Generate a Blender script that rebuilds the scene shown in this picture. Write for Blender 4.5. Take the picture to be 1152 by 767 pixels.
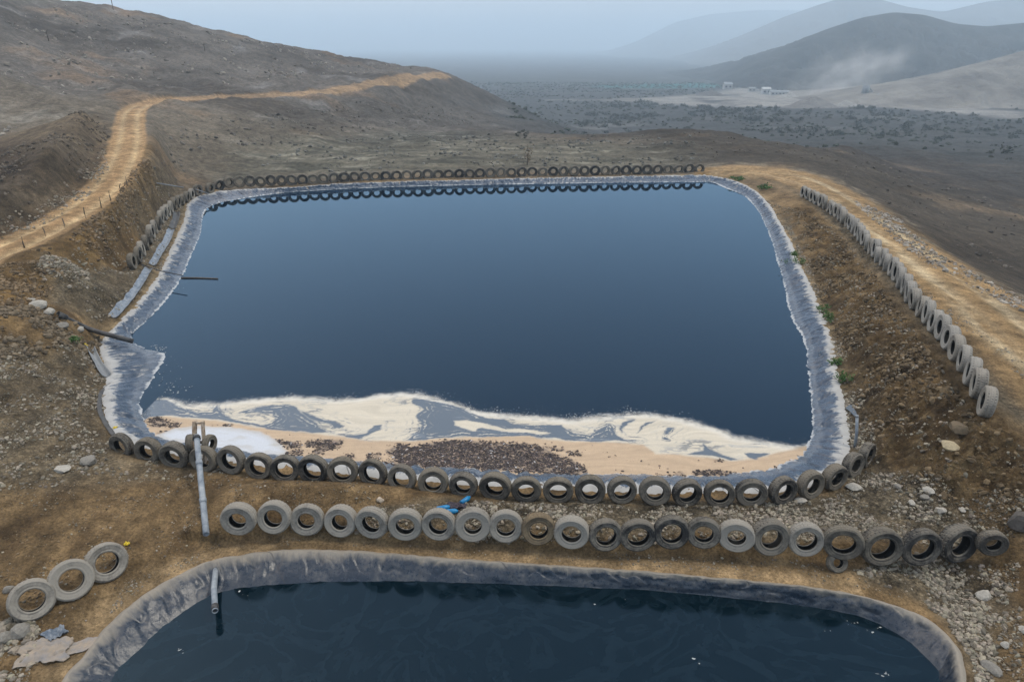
import bpy, bmesh, math, random
import numpy as np
from mathutils import Vector, Matrix, Euler

random.seed(7); rng = np.random.default_rng(7)
R = math.radians
scene = bpy.context.scene
for o in list(bpy.data.objects): bpy.data.objects.remove(o)

# ------------------------------------------------------------------ camera
FPX, CX, CY, PITCH, CAMZ = 770.0, 576.0, 383.5, R(23.4), 13.0
cam_d = bpy.data.cameras.new('camera'); cam = bpy.data.objects.new('camera', cam_d)
scene.collection.objects.link(cam)
cam_d.sensor_width = 36; cam_d.lens = 36*FPX/1152; cam_d.clip_end = 40000; cam_d.clip_start = 0.1
cam.location = (0, 0, CAMZ); cam.rotation_euler = (math.pi/2-PITCH, 0, 0)
scene.camera = cam
# ------------------------------------------------------------------ light
world = bpy.data.worlds.new('World'); scene.world = world; world.use_nodes = True
wn = world.node_tree.nodes; wl = world.node_tree.links
bg = wn['Background']; bg.inputs['Strength'].default_value = 0.12
sky = wn.new('ShaderNodeTexSky'); sky.sky_type = 'NISHITA'; sky.sun_disc = False
SUN_EL, SUN_AZ = R(52), R(-60)
sky.sun_elevation = SUN_EL; sky.sun_rotation = SUN_AZ
sky.air_density = 1.3; sky.dust_density = 4.0; sky.ozone_density = 1.5
cloud = wn.new('ShaderNodeMix'); cloud.data_type = 'RGBA'
cloud.inputs['Factor'].default_value = 0.45
cloud.inputs['B'].default_value = (7.3, 8.0, 9.1, 1)       # even overcast deck
wl.new(sky.outputs['Color'], cloud.inputs['A']); wl.new(cloud.outputs['Result'], bg.inputs['Color'])
sun_d = bpy.data.lights.new('sun', 'SUN'); sun_d.energy = 1.5; sun_d.angle = R(14); sun_d.color = (1, .91, .77)
sun = bpy.data.objects.new('sun', sun_d); scene.collection.objects.link(sun)
sun.rotation_euler = Euler((R(90)-SUN_EL, 0, -SUN_AZ+math.pi)) if False else (R(29), 0, R(95))
# ------------------------------------------------------------------ exposure
scene.view_settings.view_transform = 'Standard'; scene.view_settings.look = 'None'
scene.view_settings.exposure = 0.48; scene.view_settings.gamma = 1.0
scene.cycles.use_denoising = True
scene.cycles.max_bounces = 6; scene.cycles.volume_bounces = 4; scene.cycles.transparent_max_bounces = 8
HAZE_DENSITY = 0.00056

# ------------------------------------------------------------------ helpers
def pxdir(px, py):
    dx, dy = (px-CX)/FPX, (py-CY)/FPX
    return np.array([dx, math.cos(PITCH)-dy*math.sin(PITCH), -math.sin(PITCH)-dy*math.cos(PITCH)])
def pz(px, py, z):
    d = pxdir(px, py); t = (z-CAMZ)/d[2]; return np.array([d[0]*t, d[1]*t, z])
def pd(px, py, Y):
    d = pxdir(px, py); t = Y/d[1]; return np.array([d[0]*t, Y, CAMZ+d[2]*t])
_perm = np.random.default_rng(3).permutation(512)
_perm = np.concatenate([_perm, _perm]); _perm = np.concatenate([_perm, _perm])
def perlin(x, y, seed=0):
    x = np.asarray(x, float)+seed*17.31; y = np.asarray(y, float)-seed*9.73
    xi = np.floor(x).astype(int); yi = np.floor(y).astype(int); xf = x-xi; yf = y-yi
    u = xf*xf*xf*(xf*(xf*6-15)+10); v = yf*yf*yf*(yf*(yf*6-15)+10)
    def g(ix, iy, fx, fy):
        h = _perm[_perm[ix & 511]+(iy & 511)] & 511
        a = h*(2*math.pi/512); return np.cos(a)*fx+np.sin(a)*fy
    n = (g(xi,yi,xf,yf)*(1-u)+g(xi+1,yi,xf-1,yf)*u)*(1-v)+(g(xi,yi+1,xf,yf-1)*(1-u)+g(xi+1,yi+1,xf-1,yf-1)*u)*v
    return n*1.4
def fbm(x, y, octv=4, seed=0, lac=2.03, gain=.5):
    s = 0; a = 1; tot = 0
    for i in range(octv):
        s = s+a*perlin(x, y, seed+i*3.7); tot += a; a *= gain; x = x*lac; y = y*lac
    return s/tot
def sstep(a, b, x):
    t = np.clip((x-a)/(b-a), 0, 1); return t*t*(3-2*t)
def smooth_loop(pts, n, closed=True):
    pts = np.array(pts, float); m = len(pts); out = []
    rngm = m if closed else m-1
    for i in range(rngm):
        if closed: p0,p1,p2,p3 = pts[(i-1)%m],pts[i],pts[(i+1)%m],pts[(i+2)%m]
        else: p0,p1,p2,p3 = pts[max(i-1,0)],pts[i],pts[i+1],pts[min(i+2,m-1)]
        for t in np.linspace(0,1,12,endpoint=False):
            out.append(.5*((2*p1)+(-p0+p2)*t+(2*p0-5*p1+4*p2-p3)*t*t+(-p0+3*p1-3*p2+p3)*t**3))
    if not closed: out.append(pts[-1])
    out = np.array(out)
    if closed: out = np.vstack([out, out[:1]])
    L = np.concatenate([[0], np.cumsum(np.linalg.norm(np.diff(out,axis=0),axis=1))])
    s = np.linspace(0, L[-1], n, endpoint=not closed)
    return np.stack([np.interp(s, L, out[:,k]) for k in range(out.shape[1])],1)
def sdf_poly(x, y, poly):
    """signed distance, negative inside"""
    x = np.asarray(x, float); y = np.asarray(y, float); sh = x.shape; x = x.ravel(); y = y.ravel()
    d2 = np.full(x.shape, 1e18); ins = np.zeros(x.shape, bool); n = len(poly)
    for i in range(n):
        ax, ay = poly[i][:2]; bx, by = poly[(i+1)%n][:2]
        ex, ey = bx-ax, by-ay; l2 = ex*ex+ey*ey+1e-12
        t = np.clip(((x-ax)*ex+(y-ay)*ey)/l2, 0, 1)
        d2 = np.minimum(d2, (x-ax-t*ex)**2+(y-ay-t*ey)**2)
        if ay != by:
            c = ((ay > y) != (by > y)) & (x < (bx-ax)*(y-ay)/(by-ay)+ax); ins ^= c
    d = np.sqrt(d2); return np.where(ins, -d, d).reshape(sh)
def dist_line(x, y, line):
    d2 = np.full(np.shape(x), 1e18); sgn = np.zeros(np.shape(x))
    for i in range(len(line)-1):
        ax, ay = line[i][:2]; bx, by = line[i+1][:2]; ex, ey = bx-ax, by-ay
        t = np.clip(((x-ax)*ex+(y-ay)*ey)/(ex*ex+ey*ey+1e-12), 0, 1)
        q = (x-ax-t*ex)**2+(y-ay-t*ey)**2
        s = np.sign(ex*(y-ay)-ey*(x-ax)); better = q < d2
        d2 = np.where(better, q, d2); sgn = np.where(better, s, sgn)
    return np.sqrt(d2), sgn
def near_box(x, y, pts, pad):
    pts = np.asarray(pts)
    return (x > pts[:,0].min()-pad) & (x < pts[:,0].max()+pad) & (y > pts[:,1].min()-pad) & (y < pts[:,1].max()+pad)
def sdf_sub(x, y, poly, pad):
    out = np.full(np.shape(x), 1e3); m = near_box(x, y, poly, pad)
    if m.any(): out[m] = sdf_poly(x[m], y[m], poly)
    return out
def link(name, me, mat=None, parent=None, smooth=True):
    o = bpy.data.objects.new(name, me); scene.collection.objects.link(o)
    if mat is not None and not me.materials: me.materials.append(mat)
    if parent is not None: o.parent = parent
    return o
def npmesh(name, V, F, smooth=True):
    """V (n,3), F (m,k) uniform polygon size"""
    V = np.ascontiguousarray(V, np.float32); F = np.ascontiguousarray(F, np.int32)
    me = bpy.data.meshes.new(name); k = F.shape[1]
    me.vertices.add(len(V)); me.vertices.foreach_set('co', V.ravel())
    me.loops.add(F.size); me.loops.foreach_set('vertex_index', F.ravel())
    me.polygons.add(len(F)); me.polygons.foreach_set('loop_start', np.arange(0, F.size, k, dtype=np.int32))
    me.polygons.foreach_set('loop_total', np.full(len(F), k, np.int32))
    me.polygons.foreach_set('use_smooth', np.full(len(F), smooth, bool))
    me.update(); me.validate(); return me
def grid_faces(nr, nc, wrap=False):
    c = nc if wrap else nc-1
    i = np.arange(nr-1)[:,None]; j = np.arange(c)[None,:]; jn = (j+1)%nc
    return np.stack([i*nc+j, i*nc+jn, (i+1)*nc+jn, (i+1)*nc+j], -1).reshape(-1,4)
def fattr(me, name, a):
    at = me.attributes.new(name, 'FLOAT', 'POINT'); at.data.foreach_set('value', np.ascontiguousarray(a, np.float32).ravel())
def cattr(me, name, a):
    a = np.asarray(a, np.float32)
    if a.shape[1] == 3: a = np.hstack([a, np.ones((len(a),1), np.float32)])
    at = me.attributes.new(name, 'FLOAT_COLOR', 'POINT'); at.data.foreach_set('color', np.ascontiguousarray(a).ravel())
def tag(o, label=None, cat=None, group=None, kind=None):
    if label: o['label'] = label
    if cat: o['category'] = cat
    if group: o['group'] = group
    if kind: o['kind'] = kind
    return o
def empty(name, loc=(0,0,0), rot=(0,0,0)):
    o = bpy.data.objects.new(name, None); scene.collection.objects.link(o)
    o.empty_display_size = .2; o.location = loc; o.rotation_euler = rot; return o
ONES = ['','first','second','third','fourth','fifth','sixth','seventh','eighth','ninth','tenth','eleventh','twelfth','thirteenth',
        'fourteenth','fifteenth','sixteenth','seventeenth','eighteenth','nineteenth']
TENS = {2:('twentieth','twenty'),3:('thirtieth','thirty'),4:('fortieth','forty')}
def ordinal(n):
    if n < 20: return ONES[n]
    t, u = divmod(n, 10)
    return TENS[t][0] if u == 0 else TENS[t][1]+'-'+ONES[u]

class NT:
    """small helper for procedural materials"""
    def __init__(s, name):
        s.m = bpy.data.materials.new(name); s.m.use_nodes = True; s.t = s.m.node_tree
        s.n = s.t.nodes; s.b = s.n['Principled BSDF']; s.out = s.n['Material Output']
        s.tc = s.n.new('ShaderNodeTexCoord')
    def l(s, a, b): s.t.links.new(a, b); return s
    def noise(s, scale, detail=4, rough=.55, dist=0, vec=None):
        n = s.n.new('ShaderNodeTexNoise'); n.inputs['Scale'].default_value = scale; n.inputs['Detail'].default_value = detail
        n.inputs['Roughness'].default_value = rough; n.inputs['Distortion'].default_value = dist
        s.l(vec if vec is not None else s.tc.outputs['Object'], n.inputs['Vector']); return n.outputs['Fac']
    def voro(s, scale, out='Color', feat='F1', vec=None):
        n = s.n.new('ShaderNodeTexVoronoi'); n.inputs['Scale'].default_value = scale; n.feature = feat
        s.l(vec if vec is not None else s.tc.outputs['Object'], n.inputs['Vector']); return n.outputs[out]
    def ramp(s, fac, stops):
        r = s.n.new('ShaderNodeValToRGB'); e = r.color_ramp.elements
        while len(e) < len(stops): e.new(.5)
        for i, (p, c) in enumerate(stops):
            e[i].position = p; e[i].color = (c,c,c,1) if not hasattr(c, '__len__') else (*c[:3],1)
        s.l(fac, r.inputs['Fac']); return r.outputs['Color']
    def mix(s, fac, a, b, mode='MIX'):
        m = s.n.new('ShaderNodeMix'); m.data_type = 'RGBA'; m.blend_type = mode
        for i, v in (('Factor', fac), ('A', a), ('B', b)):
            if hasattr(v, 'is_output'): s.l(v, m.inputs[i])
            elif i == 'Factor': m.inputs[i].default_value = v
            else: m.inputs[i].default_value = (*v[:3],1)
        return m.outputs['Result']
    def math(s, op, a, b=0., clamp=False):
        m = s.n.new('ShaderNodeMath'); m.operation = op; m.use_clamp = clamp
        for i, v in enumerate((a, b)):
            if hasattr(v, 'is_output'): s.l(v, m.inputs[i])
            else: m.inputs[i].default_value = v
        return m.outputs[0]
    def attr(s, name, out='Color'):
        a = s.n.new('ShaderNodeAttribute'); a.attribute_name = name; return a.outputs[out]
    def bump(s, h, strength=.5, dist=.05, normal=None):
        b = s.n.new('ShaderNodeBump'); b.inputs['Strength'].default_value = strength; b.inputs['Distance'].default_value = dist
        s.l(h, b.inputs['Height'])
        if normal is not None: s.l(normal, b.inputs['Normal'])
        return b.outputs['Normal']
    def set(s, color=None, rough=None, normal=None, **kw):
        for k, v in (('Base Color', color), ('Roughness', rough), ('Normal', normal)):
            if v is None: continue
            if hasattr(v, 'is_output'): s.l(v, s.b.inputs[k])
            else: s.b.inputs[k].default_value = (*v,1) if hasattr(v, '__len__') else v
        for k, v in kw.items():
            s.b.inputs[k.replace('_', ' ')].default_value = v
        return s.m

# ------------------------------------------------------------------ pond outlines (true plan outlines on their own levels)
UP_W, UP_C = 0.0, 0.45      # upper pond: water level, liner crest
LO_W, LO_C = -0.25, 0.2    # lower pond
up_in_px = [[(230,238),(245,229),(270,224),(320,217),(400,212),(500,208.8),(600,207),(700,205.5),(775,205)],
  [(800,205),(815,211),(838,221),(852,236),(859,249),(868,270),(880,313),(891,357),(905,383),(908,413),(911,433),(913,458),(914,476)],
  [(910,499),(901,512),(885,521),(868,526),(825,532),(779,535),(709,534),(660,533),(601,530),(540,527),(480,524),(425,520),(352,514),(291,509),(244,503),(205,498)],
  [(178,490),(167,480),(161,468),(157,454),(161,442),(168,432),(178,415),(185,399),(171,395),(158,389)],
  [(147,383),(152,372),(166,360),(180,345),(194,327),(205,311),(215,287),(226,262)]]
up_out_px = [[(213,231),(222,222),(240,217),(259,214),(320,211),(400,206),(500,203),(600,200.5),(700,198.5),(780,197)],
  [(797,197),(821,202),(845,213),(862,229),(874,250),(884,268),(892,290),(905,317),(915,340),(926,367),(933,397),(936,427),(940,444),(945,475)],
  [(948,499),(942,518),(925,532),(895,542),(850,546),(800,547),(700,546),(600,541),(540,538),(500,535),(430,529),(350,521),(290,517),(240,511),(200,504),(165,497)],
  [(141,487),(131,475),(126,457),(124,440),(128,425),(127,412),(122,400)],
  [(118,384),(133,367),(142,358),(162,337),(183,308),(193,287),(205,262),(211,246)]]
def two_loops(inn, out, zi, zo, dens):
    """pair both outlines leg by leg"""
    A, B = [], []; segs = len(inn)
    for k in range(segs):
        a = [pz(*p, zi) for p in inn[k]]+[pz(*inn[(k+1)%segs][0], zi)]
        b = [pz(*p, zo) for p in out[k]]+[pz(*out[(k+1)%segs][0], zo)]
        L = np.linalg.norm(np.diff(np.array(b),axis=0),axis=1).sum(); n = max(6, int(L*dens))
        a = smooth_loop(a, n+1, False)[:-1]; b = smooth_loop(b, n+1, False)[:-1]; A.append(a); B.append(b)
    return np.vstack(A), np.vstack(B)
def soften(P, it):
    for _ in range(it): P = (np.roll(P,1,0)+2*P+np.roll(P,-1,0))/4
    return P
UPi, UPo = two_loops(up_in_px, up_out_px, UP_W, UP_C, 22)
UPo = soften(UPo, 60)
_dense = np.vstack([smooth_loop([pz(*p, UP_W) for p in sum(up_in_px, [])], 6000)])
def nearest(P, Q):
    out = np.empty_like(P)
    for i in range(0, len(P), 200):
        d = ((P[i:i+200,None,:2]-Q[None,:,:2])**2).sum(-1); out[i:i+200] = Q[d.argmin(1)]
    return out
_nr = nearest(UPo, _dense); _inlet = pz(150,420,0)
_w = np.exp(-(np.hypot(UPo[:,0]-_inlet[0], UPo[:,1]-_inlet[1])/4.5)**4)[:,None]
UPi = soften(_nr*(1-_w)+UPi*_w, 25)
lo_in_px = [(125,767),(152,737),(183,705),(230,673),(261,663),(301,658),(360,655),(440,653),(520,655),(600,658),(700,662),(760,666),(852,675),(930,685),(982,698),(1022,721),(1045,744),(1058,767)]
lo_out_px = [(73,767),(97,739),(125,702),(167,667),(209,644),(243,630),(301,621),(350,619),(420,622),(517,630),(600,635),(700,642),(768,647),(852,655),(930,664),(982,675),(1035,693),(1069,721),(1079,745),(1082,767)]
LOi_ = [pz(*p, LO_W) for p in lo_in_px]+[np.array(q) for q in ((8.3,8.5,LO_W),(7.6,4,LO_W),(5,0,LO_W),(0,-1.5,LO_W),(-5,0,LO_W),(-7.6,4,LO_W),(-8.1,8.5,LO_W))]
LOo_ = [pz(*p, LO_C) for p in lo_out_px]+[np.array(q) for q in ((8.9,8.3,LO_C),(8.4,3.6,LO_C),(5.4,-.8,LO_C),(0,-2.4,LO_C),(-5.5,-.8,LO_C),(-8.4,3.6,LO_C),(-9.0,8.3,LO_C))]
LOo = soften(smooth_loop(LOo_, 1600), 10); LOi_d = smooth_loop(LOi_, 3000)
# pair by nearest point, smoothed
def nearest(P, Q):
    out = np.empty_like(P)
    for i in range(0, len(P), 200):
        d = ((P[i:i+200,None,:2]-Q[None,:,:2])**2).sum(-1); out[i:i+200] = Q[d.argmin(1)]
    return out
LOi = soften(nearest(LOo, LOi_d), 25)
UPpoly = UPo[::14]; LOpoly = LOo[::10]

# ------------------------------------------------------------------ terrain: smooth base through survey points, in log-polar space
ctrl = []
def C(px, py, z=None, Y=None): ctrl.append(pz(px, py, z) if z is not None else pd(px, py, Y))
def W(x, y, z): ctrl.append(np.array([x, y, z], float))
c = UPo.mean(0)
for p in UPo[::260]:
    W(p[0], p[1], .38); q = p+(c-p)*.25; W(q[0], q[1], .4)
W(c[0], c[1], .3)
for p in LOo[::110]: W(p[0], p[1], .14)
W(0, 6, .1); W(0,-6,.1); W(-14,-3,.3); W(14,-3,.3); W(-14,6,.3); W(15,7,.4)
# strip between the ponds
for px in (300,420,540,660,780,900,1000): C(px, 612+max(0,(px-300))*.02, .22)
for px in (300,420,540,660,780,900): C(px, 566, .4)
C(150,560,.6); C(230,552,.40); C(60,560,.8); C(0,600,.75); C(0,690,.45); C(60,720,.3); C(120,650,.4)
C(0,520,1.15); C(60,470,1.1); C(110,470,.7); C(0,440,1.7); C(60,410,1.3); C(0,380,2.4); C(60,355,2.0); C(100,390,.8); C(120,345,.75)
C(85,320,1.9); C(40,310,2.6); C(120,300,1.4); C(150,270,1.1); C(180,240,.9); C(205,215,.8); C(170,210,1.6); C(155,235,1.6)
# left road and bank
C(0,285,3.2); C(30,268,3.2); C(75,240,3.4); C(110,215,3.7); C(130,200,4.0); 
for a_,b_,c_ in ((145,157,68.5),(146,138,80),(152,123,93),(180,114,104),(230,110.5,113),(265,109,120),(300,107.5,128),(325,106,135),(350,104.5,143),(375,101,153),(400,97.5,164),(420,94,175),(440,91,188),(455,88.5,199),(470,86.5,212),(500,83,242)):
    C(a_,b_,Y=c_); q_ = pd(a_,b_,c_); W(q_[0]-.035*c_-2, q_[1]+.02*c_+2, q_[2]+.5)
C(0,250,4.3); C(60,225,4.5); C(100,195,4.9); C(0,205,5.0); C(20,180,4.9); C(60,150,6.2); C(110,130,6.6)
# hill above the road
C(0,140,Y=75); C(60,100,Y=105); C(0,90,Y=95); C(100,60,Y=150); C(0,45,Y=130); C(200,80,Y=150); C(300,85,Y=170); C(380,85,Y=190); C(440,82,Y=215)
C(0,-6,Y=175); C(50,0,Y=200); C(120,10,Y=220); C(200,27,Y=232); C(260,40,Y=236); C(300,49,Y=240); C(350,58,Y=246); C(400,66,Y=254); C(450,73,Y=264); C(490,79,Y=270)
for px,Y,z in ((0,300,8),(200,330,-2),(350,360,-12),(450,380,-18),(-150,320,15)):
    W((px-CX)/FPX*Y, Y, z)
C(-150,60,Y=110); C(-150,-30,Y=180); C(-120,300,3.4); C(-120,200,Y=50); C(-150,500,1.6); C(-120,650,.8)
# below the road, gully side and gully floor
C(200,150,Y=82); C(250,135,Y=96); C(320,124,Y=117); C(400,117,Y=146); C(460,107,Y=190); C(520,100,Y=240); C(545,104,Y=265)
C(210,185,Y=74); C(280,165,Y=86); C(350,140,Y=108); C(420,130,Y=140); C(500,125,Y=190); C(545,120,Y=240); C(575,117,Y=300)
C(300,182,Y=80.5); C(400,175,Y=86); C(500,172,Y=90); C(600,172,Y=89); C(700,168,Y=93); C(400,157,Y=105); C(500,152,Y=118); C(560,148,Y=135)
C(500,138,Y=165); C(570,132,Y=230); C(620,140,Y=205); C(600,150,Y=140)
# ridge to the right of the far end and its back slope
C(640,153,Y=116); C(700,150,Y=118); C(780,147,Y=116); C(830,152,Y=108); C(870,163,Y=97); C(910,172,Y=88); C(800,170,Y=90); C(860,180,Y=80)
W(12,150,-6); W(32,150,-7); W(55,125,-7.5); W(55,145,-10); W(20,190,-12)
# right road, tyre bank, outer slope
C(830,195,.75); C(870,197,.8); C(903,222,1.0); C(920,205,1.0); C(950,225,1.1); C(945,250,1.35); C(985,300,1.75); C(1000,265,1.5); C(1030,350,2.1); C(1060,300,1.85)
C(1105,330,2.0); C(1070,400,2.4); C(1152,375,2.4); C(1105,458,2.5); C(1152,450,2.5); C(1230,480,2.6); C(1240,400,2.3)
C(900,262,.75); C(920,300,.8); C(940,350,.85); C(955,400,.85); C(968,450,.75); C(985,500,.7); C(960,300,1.3); C(990,360,1.6); C(1010,420,1.7); C(1020,470,1.5)
C(1060,500,1.6); C(1100,500,2.0); C(1140,540,1.6); C(1090,560,.8); C(1020,560,.5); C(1130,600,.6); C(1152,640,.5); C(1130,700,.3); C(1200,600,1.2); C(1200,720,.5)
C(1000,225,Y=66); C(1040,245,Y=60); C(1090,290,Y=48); C(1130,312,Y=43)
C(1152,300,Y=50); C(1152,260,Y=66); C(1080,250,Y=66); C(1010,205,Y=82); C(1100,220,Y=92); C(1000,190,Y=105); C(1152,210,Y=112); C(1250,250,Y=85); C(1250,330,Y=50)
C(940,170,Y=120); C(980,165,Y=165); C(1152,170,Y=180); C(1050,170,Y=170)
C(1300,200,Y=130)
# valley floor
for x,y,z in ((20,270,-17),(90,240,-17),(160,240,-17.5),(260,230,-17),(0,350,-20),(120,370,-21.5),(250,380,-21.5),(400,330,-19),(-60,480,-23),(100,520,-25),(300,520,-25),
              (0,800,-29),(300,800,-29),(600,700,-27),(-300,800,-22),(0,1500,-34),(700,1500,-34),(-700,1500,-30),(0,3000,-37),(1500,3000,-37),(-1500,3000,-37),(0,9000,-40),(5000,8000,-40),(-5000,8000,-40)):
    W(x,y,z)
ctrl = np.array(ctrl)
def lp(x, y): return np.arctan2(x, y+3)*2.0, np.log(np.sqrt(x*x+(y+3)**2)+1.5)
cu, cv = lp(ctrl[:,0], ctrl[:,1]); n = len(ctrl)
def kern(d2): return np.where(d2 > 1e-14, .5*d2*np.log(d2+1e-30), 0)
K = kern((cu[:,None]-cu[None])**2+(cv[:,None]-cv[None])**2)+np.eye(n)*5e-5
Pm = np.stack([np.ones(n), cu, cv],1)
sol = np.linalg.solve(np.block([[K,Pm],[Pm.T,np.zeros((3,3))]]), np.concatenate([ctrl[:,2], np.zeros(3)]))
TU = np.linspace(-4.2, 4.2, 420); TV = np.linspace(math.log(2.0), math.log(10500), 520)
gu, gv = np.meshgrid(TU, TV, indexing='ij'); TAB = np.empty(gu.size); fu, fv = gu.ravel(), gv.ravel()
for i in range(0, fu.size, 20000):
    a, b = fu[i:i+20000,None], fv[i:i+20000,None]
    TAB[i:i+20000] = kern((a-cu)**2+(b-cv)**2)@sol[:n]+sol[n]+sol[n+1]*a[:,0]+sol[n+2]*b[:,0]
TAB = TAB.reshape(gu.shape)
BENCH = None; ROWLINE = None
def base_h(x, y):
    x = np.asarray(x, float); y = np.asarray(y, float); z = tps_h(x, y)
    if BENCH is not None:
        m = (x < -18) & (x > -62) & (y > 24) & (y < 112)
        if m.any():
            xx, yy = x[m], y[m]; d2 = np.full(xx.shape, 1e9); zr = np.zeros(xx.shape)
            for i in range(len(BENCH)-1):
                ax, ay, az = BENCH[i]; bx, by, bz = BENCH[i+1]; ex, ey = bx-ax, by-ay
                t = np.clip(((xx-ax)*ex+(yy-ay)*ey)/(ex*ex+ey*ey+1e-12), 0, 1); q = (xx-ax-t*ex)**2+(yy-ay-t*ey)**2; b_ = q < d2
                d2 = np.where(b_, q, d2); zr = np.where(b_, az+t*(bz-az), zr)
            w = (1-sstep(1.7, 3.6, np.sqrt(d2)))*(1-sstep(95, 110, yy))*sstep(24,29,yy); z = np.array(z); z[m] = z[m]*(1-w)+zr*w
            if ROWLINE is not None:
                d_, _ = dist_line(xx, yy, ROWLINE); w = 1-sstep(.7, 1.7, d_); z[m] = z[m]*(1-w)+.78*w
    return z
def tps_h(x, y):
    u, v = lp(np.asarray(x,float), np.asarray(y,float))
    a = np.clip((u-TU[0])/(TU[1]-TU[0]), 0, len(TU)-1.001); b = np.clip((v-TV[0])/(TV[1]-TV[0]), 0, len(TV)-1.001)
    i = a.astype(int); j = b.astype(int); f = a-i; g = b-j
    return (TAB[i,j]*(1-f)+TAB[i+1,j]*f)*(1-g)+(TAB[i,j+1]*(1-f)+TAB[i+1,j+1]*f)*g
def P(px, py, hfun=None, tmax=9000):
    """where the line of sight through a photo point meets the ground"""
    h = hfun or base_h; d = pxdir(px, py); t = np.concatenate([np.linspace(8, 130, 1600), np.geomspace(130.1, tmax, 1500)])
    x, y, z = d[0]*t, d[1]*t, CAMZ+d[2]*t
    below = z < h(x, y)
    k = below.argmax() if below.any() else len(t)-1
    t0, t1 = t[max(k-1,0)], t[k]
    tt = np.linspace(t0, t1, 30); b2 = CAMZ+d[2]*tt < h(d[0]*tt, d[1]*tt); tk = tt[b2.argmax()] if b2.any() else t1
    return np.array([d[0]*tk, d[1]*tk, CAMZ+d[2]*tk])
def PL(pts): return np.array([P(*p) for p in pts])

# reference lines on the ground
ROAD_PTS = [pz(-90,330,3.0),pz(0,283,3.2),pz(40,264,3.3),pz(90,235,3.5),pz(120,209,3.9),pz(137,182,4.4),pz(145,157,4.9)]+[pd(a,b,c_) for a,b,c_ in ((146,138,80),(152,123,93),(180,114,104),(230,110.5,113),(300,107.5,128),(350,104.5,143),(400,97.5,164),(440,91,188),(470,86.5,212),(500,83,242))]
ROAD_L = smooth_loop(ROAD_PTS, 90, False); BENCH = smooth_loop(ROAD_PTS[:12], 34, False)
ROWLINE = smooth_loop([pz(a, b, .78) for a, b in ((151,303),(160,291),(168,277),(176,263),(182,254),(190,243),(200,231),(210,222.5),(222,216),(236,212.5))], 19, False)
ROAD_R = smooth_loop(PL([(815,193),(860,193),(905,203),(950,226),(1000,262),(1050,300),(1100,340),(1152,385),(1230,450)]), 60, False)
FRONT_ROW = smooth_loop([pz(x, y, .3)[:3] for x, y in ((250,604),(307,603),(420,606),(532,610),(643,617),(756,619),(868,624),(949,628),(1037,633),(1080,630),(1125,624))], 60, False)
FLd = lambda x, y: dist_line(x, y, FRONT_ROW)
MOUNDS = [(*pz(240,556,.8)[:2], 2.0, .6, .10), (*pz(345,545,.8)[:2], 2.6, .6, .42), (*pz(1060,545,.9)[:2], 1.8, 1.2, .3), (*P(85,318)[:2], 2.2, 1.6, .9),
          (*P(30,372)[:2], 2.5, 1.0, .35), (*P(430,560)[:2], 1.6, .4, .15), (*P(1140,580)[:2], 1.0, .7, .5)]
def zones(x, y):
    z = {}
    d, s = dist_line(x, y, ROAD_L[:, :2]); z['rl_d'] = d; z['rl_s'] = s
    d, s = dist_line(x, y, ROAD_R[:, :2]); z['rr_d'] = d; z['rr_s'] = -s
    return z
BANK_R = PL([(895,235),(915,235),(960,270),(1010,340),(1060,410),(1100,470),(1152,500),(1152,560),(1060,560),(1000,520),(970,450),(950,380),(920,310)])
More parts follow.
